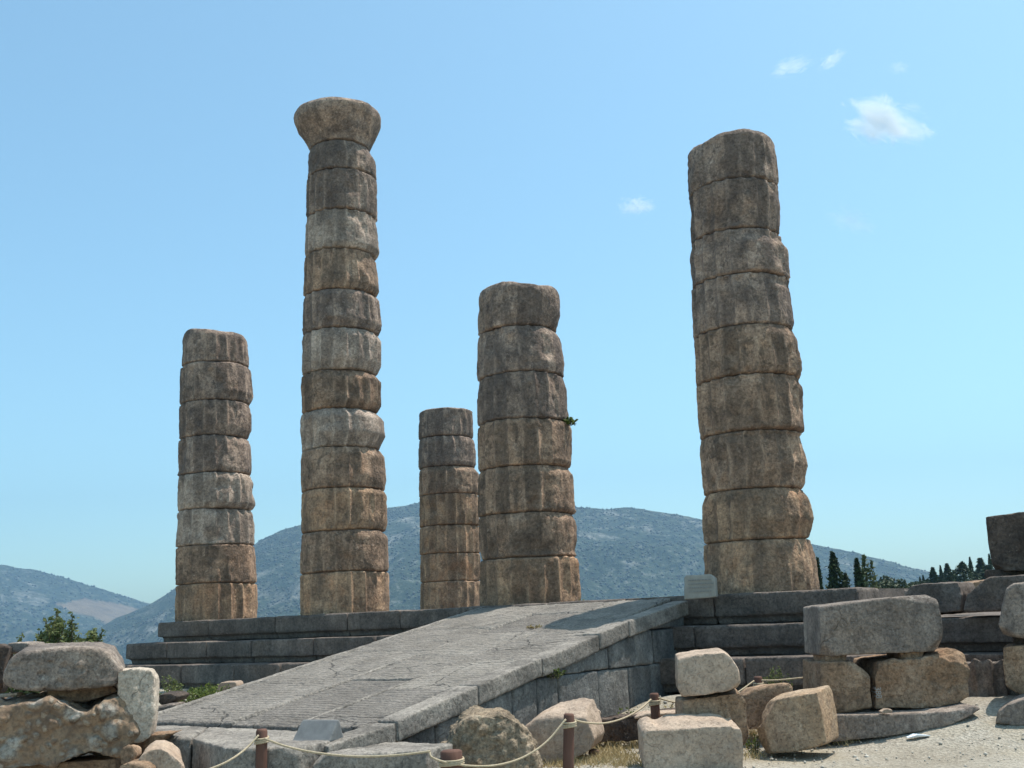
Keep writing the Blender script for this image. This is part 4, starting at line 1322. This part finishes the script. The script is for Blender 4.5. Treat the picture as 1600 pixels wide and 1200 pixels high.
tA = post('brown rope post in front of the ramp foot, farthest left', 409, 1139, 9.9)
tB = post('short brown rope stub beside the pitted boulder', 705, 1172, 9.75, rad=0.10)
tC = post('brown rope post before the pale flat-topped boulder', 889, 1115, 10.3, lean=(-0.04, 0))
tD = post('brown rope post between the ramp wall and the middle pile', 1022, 1083, 12.0)
tE = post('brown rope post showing behind the notched white block', 1184, 1057, 13.2)


def rope(label, pix, rad=0.0095):
    P = np.array([at(x, y, d) for x, y, d in pix])
    t = np.arange(len(P)); tt = np.linspace(0, len(P) - 1, 14 * (len(P) - 1) + 1)
    # Catmull-Rom through the measured points
    Q = []
    E2 = np.vstack([2 * P[0] - P[1], P, 2 * P[-1] - P[-2]])
    for u in tt:
        i = min(int(u), len(P) - 2); f = u - i
        a, b, c, d = E2[i], E2[i + 1], E2[i + 2], E2[i + 3]
        Q.append(0.5 * (2 * b + (c - a) * f + (2 * a - 5 * b + 4 * c - d) * f * f + (3 * b - a - 3 * c + d) * f ** 3))
    Q = np.array(Q)
    base = Q[len(Q) // 2].copy()
    V, Fc = tube(Q - base, rad, 8)
    r_ = obj('rope', mesh_from('rope', V, Fc), M['rope'], None, tuple(base))
    tag(r_, label, 'rope', 'ropes strung between the brown posts')


rope('rope running from the leftmost post down out of the bottom of the picture', [(404, 1149, 9.85), (385, 1169, 9.75), (362, 1186, 9.6), (335, 1199, 9.5), (290, 1214, 9.4)])
rope('rope sagging across the foot of the ramp', [(413, 1154, 9.83), (450, 1167, 9.8), (500, 1177, 9.76), (560, 1182, 9.72), (620, 1180, 9.68), (672, 1174, 9.65)])
rope('rope looping low in front of the pitted boulder', [(671, 1176, 9.64), (676, 1184, 9.62), (700, 1192, 9.65), (740, 1197, 9.72), (780, 1195, 9.82), (820, 1182, 9.98), (855, 1158, 10.12), (884, 1124, 10.23)])
rope('rope from the boulder post back to the post by the ramp wall', [(894, 1124, 10.28), (915, 1129, 10.6), (945, 1130, 11.05), (975, 1122, 11.4), (1000, 1108, 11.7), (1017, 1093, 11.93)])
rope('rope passing behind the notched white block', [(1027, 1090, 11.97), (1048, 1096, 12.1), (1072, 1099, 12.3), (1115, 1096, 12.6), (1150, 1083, 12.9), (1178, 1064, 13.13)])
rope('rope stretched almost level toward the large brown blocks', [(1189, 1063, 13.17), (1210, 1063, 13.2), (1235, 1061, 13.2), (1262, 1058, 13.2)])


# ------------------------------------------------------------------ vegetation
def leaves(C, size, r, up=0.2, aspect=0.5):
    n = len(C)
    a = r.normal(size=(n, 3)); a[:, 2] = a[:, 2] * 0.7 + up
    a /= np.linalg.norm(a, axis=1, keepdims=True)
    b = np.cross(a, r.normal(size=(n, 3))); b /= np.linalg.norm(b, axis=1, keepdims=True)
    s = (size * r.uniform(0.6, 1.3, n))[:, None]
    Q = np.stack([C - a * s, C + b * s * aspect, C + a * s, C - b * s * aspect], 1)
    return Q.reshape(-1, 3), np.arange(n * 4).reshape(-1, 4)


def shrub(name, label, cat, base, h, w, stems, per, lsize, mat, seed, spread=1.0, group=None, start=0.25):
    r = np.random.default_rng(seed)
    r_ = empty(name, tuple(base))
    tag(r_, label, cat, group)
    SV, SF, LC = [], [], []
    for s in range(stems):
        ang = r.uniform(0, 2 * math.pi); rad = w * math.sqrt(r.random()) * spread
        hh = h * (1 - 0.45 * (rad / max(w, 1e-6)) ** 1.5) * r.uniform(0.72, 1.0)
        tip = np.array([math.cos(ang) * rad, math.sin(ang) * rad, hh])
        b0 = np.array([tip[0] * 0.25, tip[1] * 0.25, 0])
        k = np.linspace(0, 1, 6)[:, None]
        pts = b0 + (tip - b0) * k + np.array([tip[0], tip[1], 0]) * (0.12 * np.sin(np.pi * k)) + r.normal(size=(6, 3)) * 0.02 * h * k
        a, b = tube(pts, np.linspace(0.012, 0.003, 6) * max(h, 0.5), 5, False)
        SF += [tuple(i + len(SV) for i in f) for f in b]; SV += list(a)
        u = start + (1 - start) * r.random(per) ** 0.8
        C = np.stack([np.interp(u, np.linspace(0, 1, 6), pts[:, j]) for j in range(3)], 1)
        C += r.normal(size=(per, 3)) * (0.05 * h + 0.10 * w) * (1.15 - u)[:, None]
        LC.append(C)
    C = np.concatenate(LC); C[:, 2] = np.maximum(C[:, 2], 0.01)
    obj('stem', mesh_from('stem', np.array(SV), SF), M['bark'], r_)
    LV, LF = leaves(C, lsize, r)
    obj('foliage', mesh_from('foliage', LV, LF, False), M[mat], r_)
    return r_


def shrub_px(name, label, cat, px, ptop, depth, zb, w, *a, **k):
    t = at(px, ptop, depth)
    return shrub(name, label, cat, (t[0], t[1], zb), t[2] - zb, w, *a, **k)


shrub_px('shrub', 'tall leafy green shrub behind the left pile, its biggest crown', 'shrub', 98, 938, 15.5, -1.3, 0.62, 90, 170, 0.034, 'leaf', 401, spread=0.9)
shrub_px('shrub', 'lower green shrub to the right of the tallest one behind the left pile', 'shrub', 146, 960, 15.2, -1.3, 0.26, 34, 150, 0.034, 'leaf', 402, spread=0.9)
shrub_px('shrub', 'small green shrub tip left of the tallest one behind the left pile', 'shrub', 34, 980, 15.0, -1.3, 0.32, 26, 130, 0.032, 'leaf', 403)

WG = 'green weeds along the steps and the ramp'
zl = -1.0
weeds = [('bushy yellow-green weeds at the left edge of the ramp', 300, 1070, 15.2, None, 0.45, 44, 28, 0.022, 'weed'),
         ('thin upright weeds before the bottom step, far left', 264, 1050, 16.5, None, 0.30, 18, 24, 0.022, 'leaf'),
         ('low weeds where the ramp edge meets the rubble, nearer the steps', 330, 1062, 16.4, None, 0.34, 24, 20, 0.022, 'weed'),
         ('green weeds at the foot of the ramp wall, left of the rope post', 978, 1098, 13.6, None, 0.18, 16, 18, 0.02, 'weed'),
         ('dark weeds at the foot of the ramp wall behind the pale boulder', 945, 1108, 13.4, None, 0.16, 12, 14, 0.02, 'leaf'),
         ('yellow dry weeds right of the rope post by the ramp wall', 1050, 1088, 13.4, None, 0.20, 20, 18, 0.02, 'dry'),
         ('feathery green weeds in front of the steps behind the rope', 1212, 1036, 14.0, None, 0.24, 26, 20, 0.02, 'leaf'),
         ('small weeds on the gravel between the middle blocks', 1176, 1140, 11.6, None, 0.10, 10, 12, 0.016, 'weed')]
for i, (lab, px, py, d, zb_, w, st, per, ls, mt) in enumerate(weeds):
    t = at(px, py, d)
    z0 = gz(t[0], t[1]) if zb_ is None else zb_
    shrub('weed_clump', lab, 'weeds', (t[0], t[1], z0), max(t[2] - z0, 0.1), w, st, per, ls, mt, 420 + i, group=WG, start=0.1)
# sprigs that grow out of the masonry
q = at(890, 660, axM[1] - 0.25)
shrub('sprig', 'leafy sprig growing from the right side of the half-height column', 'plant', (q[0], q[1], q[2] - 0.06), 0.19, 0.16, 16, 14, 0.034, 'weed', 440)
q = tw(0.72, -4.85, rz(-4.85) - 0.27)
shrub('sprig', 'green sprig growing from the ramp wall just under the kerb', 'plant', tuple(q), 0.14, 0.12, 9, 12, 0.02, 'weed', 441)
q = at(913, 944, 18.4)
shrub('sprig', 'dark sprig at the right foot of the half-height column', 'plant', (q[0] - 0.05, q[1], Z_ST), 0.06, 0.06, 5, 8, 0.016, 'leaf', 442)
q = at(826, 985, 15.5)
q2 = tw(2.2, -3.1, rz(-3.1))
shrub('sprig', 'dry tuft growing in a paving joint halfway up the ramp', 'plant', tuple(q2), 0.06, 0.13, 12, 10, 0.018, 'dry', 443)


# cypresses
def cypress_parts(seed, h, w, n, lsize, ragged=0.25):
    r = np.random.default_rng(seed)
    u = r.random(n) ** 0.75
    prof = np.sin(np.pi * np.clip(u * 0.9 + 0.1, 0, 1)) ** 0.75 * (1 - 0.35 * u)
    th = r.uniform(0, 2 * math.pi, n)
    lob = 1 + ragged * np.sin(th * 3 + u * 17 + seed) * np.sin(u * 23 + seed) + ragged * r.normal(size=n) * 0.5
    rad = w * prof * lob * r.uniform(0.35, 1, n) ** 0.5
    C = np.stack([np.cos(th) * rad, np.sin(th) * rad, h * (0.04 + 0.96 * u)], 1)
    LV, LF = leaves(C, lsize, r, 0.7, 0.4)
    TV, TF = tube([(0, 0, -0.3), (0, 0, h * 0.5), (0, 0, h * 0.93)], [w * 0.16, w * 0.1, w * 0.03], 7)
    return mesh_from('crown', LV, LF, False), mesh_from('trunk', TV, TF)


def tree(name, label, base, crown, trunk, mat, scale=(1, 1, 1), group=None):
    r_ = empty(name, tuple(base))
    r_.scale = scale
    tag(r_, label, 'tree', group)
    obj('trunk', trunk, M['bark'], r_)
    obj('crown', crown, M[mat], r_)
    return r_


def vz(x, y): return float(valley(np.array([x]), np.array([y]))[0])


def tree_px(name, label, px, ptop, depth, w, mat, seed, n=1600, lsize=0.09, group=None, ragged=0.25):
    t = at(px, ptop, depth)
    z0 = vz(t[0], t[1])
    h = t[2] - z0
    c, tr = cypress_parts(seed, h, w, n, lsize, ragged)
    return tree(name, label, (t[0], t[1], z0), c, tr, mat, group=group)


tree_px('cypress_tree', 'dark spiky cypress right of the thickest column, nearest of the trees', 1300, 864, 46, 0.60, 'cypress', 501, 3000, 0.12, ragged=0.75)
tree_px('cypress_tree', 'dark slender cypress peeping out beside the foot of the thickest column', 1277, 872, 44, 0.22, 'cypress', 502, 2000, 0.09)
tree_px('cypress_tree', 'narrow two-toned cypress in the middle of the valley trees', 1338, 873, 46, 0.48, 'cypress', 503, 3600, 0.10)
tree_px('young_tree', 'airy light green tree close against the two-toned cypress', 1349, 868, 47, 0.60, 'pale_leaf', 504, 900, 0.11, ragged=0.6)
tree_px('young_tree', 'thin loose-leaved tree just right of the two-toned cypress', 1361, 876, 47, 0.38, 'pale_leaf', 505, 380, 0.11, ragged=0.7)
tree_px('young_tree', 'low round bush between the two dark cypresses', 1320, 896, 46, 0.75, 'valley_leaf', 506, 1500, 0.10, ragged=0.6)


def round_tree(label, px, ptop, depth, w, mat, seed, n, lsize, group):
    t = at(px, ptop, depth)
    z0 = vz(t[0], t[1])
    h = t[2] - z0
    r = np.random.default_rng(seed)
    k = r.integers(0, 9, n)
    cc = np.stack([r.normal(size=9) * w * 0.5, r.normal(size=9) * w * 0.5, h * r.uniform(0.45, 0.85, 9)], 1)
    d = r.normal(size=(n, 3)); d /= np.linalg.norm(d, axis=1, keepdims=True)
    C = cc[k] + d * (w * 0.42 * r.uniform(0.5, 1, n) ** 0.5)[:, None]
    C[:, 2] = np.minimum(C[:, 2], h)
    LV, LF = leaves(C, lsize, r)
    TV, TF = tube([(0, 0, -0.3), (0.02 * h, 0, h * 0.3), (0, 0, h * 0.7)], [0.05 * h, 0.035 * h, 0.015 * h], 7)
    return tree('round_tree', label, (t[0], t[1], z0), mesh_from('crown', LV, LF, False), mesh_from('trunk', TV, TF), mat, group=group)


GT = 'low trees in the valley right of the columns'
for i, (lab, px, py, d, w) in enumerate((
        ('small valley tree just left of centre among the low trees', 1366, 905, 70, 1.3),
        ('pointed valley tree, tallest of the low ones', 1397, 898, 78, 1.1),
        ('round valley tree right of the tallest low one', 1414, 903, 80, 1.2),
        ('faint valley tree beside the broken corner block', 1428, 905, 85, 1.0),
        ('low bushy valley tree between the round and the pointed one', 1381, 910, 75, 1.6))):
    round_tree(lab, px, py, d, w, 'valley_leaf', 520 + i, 900, 0.14, GT)

# the row of cypresses on the spur, far right
GC = 'cypresses on the spur at the far right'
proto_c, proto_t = cypress_parts(540, 1.0, 0.12, 1500, 0.035, 0.3)
proto_w, proto_wt = cypress_parts(541, 1.0, 0.26, 1800, 0.04, 0.5)
firsts = {}
spots = [(1437, 902, 't', 'thin cypress, leftmost of the distant spur row'), (1442, 899, 't', 'thin cypress, second from the left of the spur row'), (1449, 905, 'w', 'low wide tree at the left foot of the spur row'),
         (1457, 887, 'm', 'pointed broad cypress at the skyline where the mountain ends'), (1469, 884, 't', 'needle-thin cypress just right of the skyline meeting point'), (1479, 881, 'm', 'pointed cypress in the middle left of the spur row'),
         (1490, 893, 'w', 'rounded dark tree in the middle of the spur row'), (1503, 878, 'w', 'wide dark tree with a pointed top in the middle of the spur row'), (1515, 871, 't', 'tallest needle cypress on the spur'),
         (1523, 893, 'w', 'low dark tree right of the tallest needle cypress'), (1531, 873, 'm', 'pointed cypress left of the dark pier'), (1541, 884, 'w', 'wide tree partly hidden by the dark pier'),
         (1545, 866, 't', 'thin cypress touching the edge of the dark pier'), (1464, 900, 'w', 'low wide tree beneath the needle-thin cypress')]
for px, py, kd, lab in spots:
    d = 150 + random.uniform(-12, 12)
    t = at(px, py, d)
    z0 = vz(t[0], t[1]) - 0.5
    h = t[2] - z0
    if kd not in firsts:
        c, tr = (proto_w, proto_wt) if kd == 'w' else (proto_c, proto_t)
        o = tree('cypress_tree' if kd != 'w' else 'round_tree', lab, (t[0], t[1], z0), c, tr, 'cypress', group=GC)
        firsts[kd] = o
    else:
        o = copy_tree(firsts[kd]); o.location = (t[0], t[1], z0); o['label'] = lab
    wd = {'t': 0.75, 'm': 1.5, 'w': 1.3}[kd]
    o.scale = (h * wd, h * wd, h)
    o.rotation_euler[2] = random.uniform(0, 6)

# ------------------------------------------------------------------ ground clutter (stuff)
r = np.random.default_rng(9)
pts = []
for _ in range(4200):
    X = r.uniform(-4, 10); Y = r.uniform(7.5, 15)
    e_, n_ = en(X, Y)
    if n_ > -2.15 or (e_ > 0.6 and n_ > -9.3): continue
    pts.append((X, Y))
P = np.array(pts); z = ground_h(P[:, 0], P[:, 1])
sz = 0.006 + 0.018 * r.random(len(P)) ** 3
Vp, Fp_ = blobs(np.stack([P[:, 0], P[:, 1], z + sz * 0.1], 1), sz, 4)
tag(obj('pebbles', mesh_from('pebbles', Vp, Fp_, True), M['pebble']), 'scattered small pebbles on the gravel', 'pebbles', kind='stuff')

# dry grass tufts around the boulders and the foot of the ramp wall
BV, BF = [], []
cl = []
for (xa, xb, ya, yb, nn) in ((926, 1003, 1158, 1200, 90), (850, 930, 1186, 1200, 30), (1160, 1190, 1130, 1190, 26), (1180, 1260, 1066, 1078, 16), (940, 1070, 1138, 1160, 50), (1290, 1330, 1150, 1170, 6)):
    for _ in range(nn):
        g = gpt(r.uniform(xa, xb), r.uniform(ya, yb)); cl.append(g)
for g in cl:
    for _ in range(14):
        b = g + np.array([r.normal() * 0.06, r.normal() * 0.06, 0])
        tip = b + np.array([r.normal() * 0.05, r.normal() * 0.05, r.uniform(0.04, 0.11)])
        s = np.array([0.005, 0, 0])
        k = len(BV)
        BV += [b - s, b + s, tip]; BF.append((k, k + 1, k + 2))
tag(obj('dry_grass', mesh_from('dry_grass', np.array(BV), BF, False), M['dry']), 'short dry straw grass between the boulders and the marble block', 'dry grass', kind='stuff')

# a scrap of paper and a pale chip on the ground
g = gpt(1434, 1154)
bm = bmesh.new()
prism(bm, [(-0.12, -0.05, 0.02), (-0.02, -0.06, 0.045), (0.13, -0.02, 0.03), (0.11, 0.05, 0.03), (-0.03, 0.04, 0.05), (-0.11, 0.03, 0.02)], [(-0.12, -0.05, 0.012), (-0.02, -0.06, 0.037), (0.13, -0.02, 0.022), (0.11, 0.05, 0.022), (-0.03, 0.04, 0.042), (-0.11, 0.03, 0.012)])
bmesh.ops.recalc_face_normals(bm, faces=bm.faces)
me = bpy.data.meshes.new('paper_scrap'); bm.to_mesh(me); bm.free()
tag(obj('paper_scrap', me, M['paper'], None, tuple(g)), 'crumpled white scrap lying on the gravel before the footing slab', 'litter')
stone('stone_chip', 'bright little stone chip on the footing slab under the brown blocks', 'stone chip', [(1376, 1112), (1384, 1108), (1394, 1108), (1395, 1113), (1380, 1116)], 11.85, 0.1, 'marble', 300, vox=0.01, lump=0.004, rough=0.002)


# ------------------------------------------------------------------ clouds
def cloud_mat(name, dens, scale, seed, thr):
    m = bpy.data.materials.new(name); m.use_nodes = True
    nt = m.node_tree; nt.nodes.clear()
    out = nt.nodes.new('ShaderNodeOutputMaterial'); vol = nt.nodes.new('ShaderNodeVolumePrincipled')
    vol.inputs['Color'].default_value = (1, 1, 1, 1)
    vol.inputs['Anisotropy'].default_value = 0.3
    tc = nt.nodes.new('ShaderNodeTexCoord')
    mp = nt.nodes.new('ShaderNodeMapping'); mp.inputs['Location'].default_value = (seed, seed * 1.7, seed * 0.3)
    nz = nt.nodes.new('ShaderNodeTexNoise'); nz.inputs['Scale'].default_value = scale; nz.inputs['Detail'].default_value = 8; nz.inputs['Roughness'].default_value = 0.66; nz.inputs['Distortion'].default_value = 1.0
    nt.links.new(tc.outputs['Object'], mp.inputs[0]); nt.links.new(mp.outputs[0], nz.inputs['Vector'])
    ln = nt.nodes.new('ShaderNodeVectorMath'); ln.operation = 'LENGTH'
    nt.links.new(tc.outputs['Object'], ln.inputs[0])
    sub = nt.nodes.new('ShaderNodeMath'); sub.operation = 'SUBTRACT'; sub.inputs[0].default_value = 1.0
    nt.links.new(ln.outputs['Value'], sub.inputs[1])
    a = nt.nodes.new('ShaderNodeMath'); a.operation = 'MULTIPLY'; a.inputs[1].default_value = 0.34
    nt.links.new(sub.outputs[0], a.inputs[0])
    b = nt.nodes.new('ShaderNodeMath'); b.operation = 'ADD'
    nt.links.new(a.outputs[0], b.inputs[0]); nt.links.new(nz.outputs['Fac'], b.inputs[1])
    c = nt.nodes.new('ShaderNodeMapRange'); c.inputs['From Min'].default_value = thr; c.inputs['From Max'].default_value = thr + 0.16
    c.inputs['To Max'].default_value = dens
    nt.links.new(b.outputs[0], c.inputs['Value'])
    nt.links.new(c.outputs[0], vol.inputs['Density'])
    nt.links.new(vol.outputs[0], out.inputs['Volume'])
    return m


def cloud(label, px, py, wpx, hpx, seed, dens, thr, tilt=0.0, scale=2.2):
    D = 2600.0
    c = at(px, py, D)
    bm = bmesh.new()
    bmesh.ops.create_icosphere(bm, subdivisions=3, radius=1.0)
    me = bpy.data.meshes.new('cloud'); bm.to_mesh(me); bm.free()
    o = obj('cloud', me, cloud_mat('cloud vapour %d' % seed, dens, scale, seed, thr), None, tuple(c))
    s = D / F_PX
    o.scale = (wpx / 2 * s, wpx / 2 * s * 0.6, hpx / 2 * s)
    o.rotation_euler = (0, math.radians(tilt), 0)
    tag(o, label, 'cloud', 'small clouds')


cloud('largest ragged white cloud, upper right', 1382, 190, 190, 92, 11, 0.022, 0.615, 22, 1.7)
cloud('small puffy white cloud between the middle and right columns', 994, 322, 78, 40, 2, 0.022, 0.60)
cloud('thin wisp high above, right of the rightmost column top', 1300, 94, 66, 30, 3, 0.016, 0.60, -32)
cloud('faint wispy streak left of the other high wisp', 1236, 104, 100, 32, 4, 0.012, 0.60, -14)
cloud('faintest wisp near the upper right corner', 1404, 106, 50, 30, 5, 0.010, 0.62)
cloud('faint torn streak low to the right of the thickest column', 1330, 345, 120, 60, 6, 0.005, 0.63, 30)

# ------------------------------------------------------------------ haze
HZ = True
if HZ:
    bm = bmesh.new()
    box(bm, -4600, 4600, -60, 4750, -345, 620)
    bmesh.ops.recalc_face_normals(bm, faces=bm.faces)
    me = bpy.data.meshes.new('haze'); bm.to_mesh(me); bm.free()
    hm = bpy.data.materials.new('summer haze'); hm.use_nodes = True
    nt = hm.node_tree; nt.nodes.clear()
    out = nt.nodes.new('ShaderNodeOutputMaterial'); vol = nt.nodes.new('ShaderNodeVolumePrincipled')
    vol.inputs['Color'].default_value = (0.35, 0.55, 0.79, 1)
    vol.inputs['Density'].default_value = 0.00018
    vol.inputs['Anisotropy'].default_value = 0.2
    nt.links.new(vol.outputs[0], out.inputs['Volume'])
    tag(obj('haze', me, hm), 'pale blue summer haze over the valley', 'haze', kind='stuff')
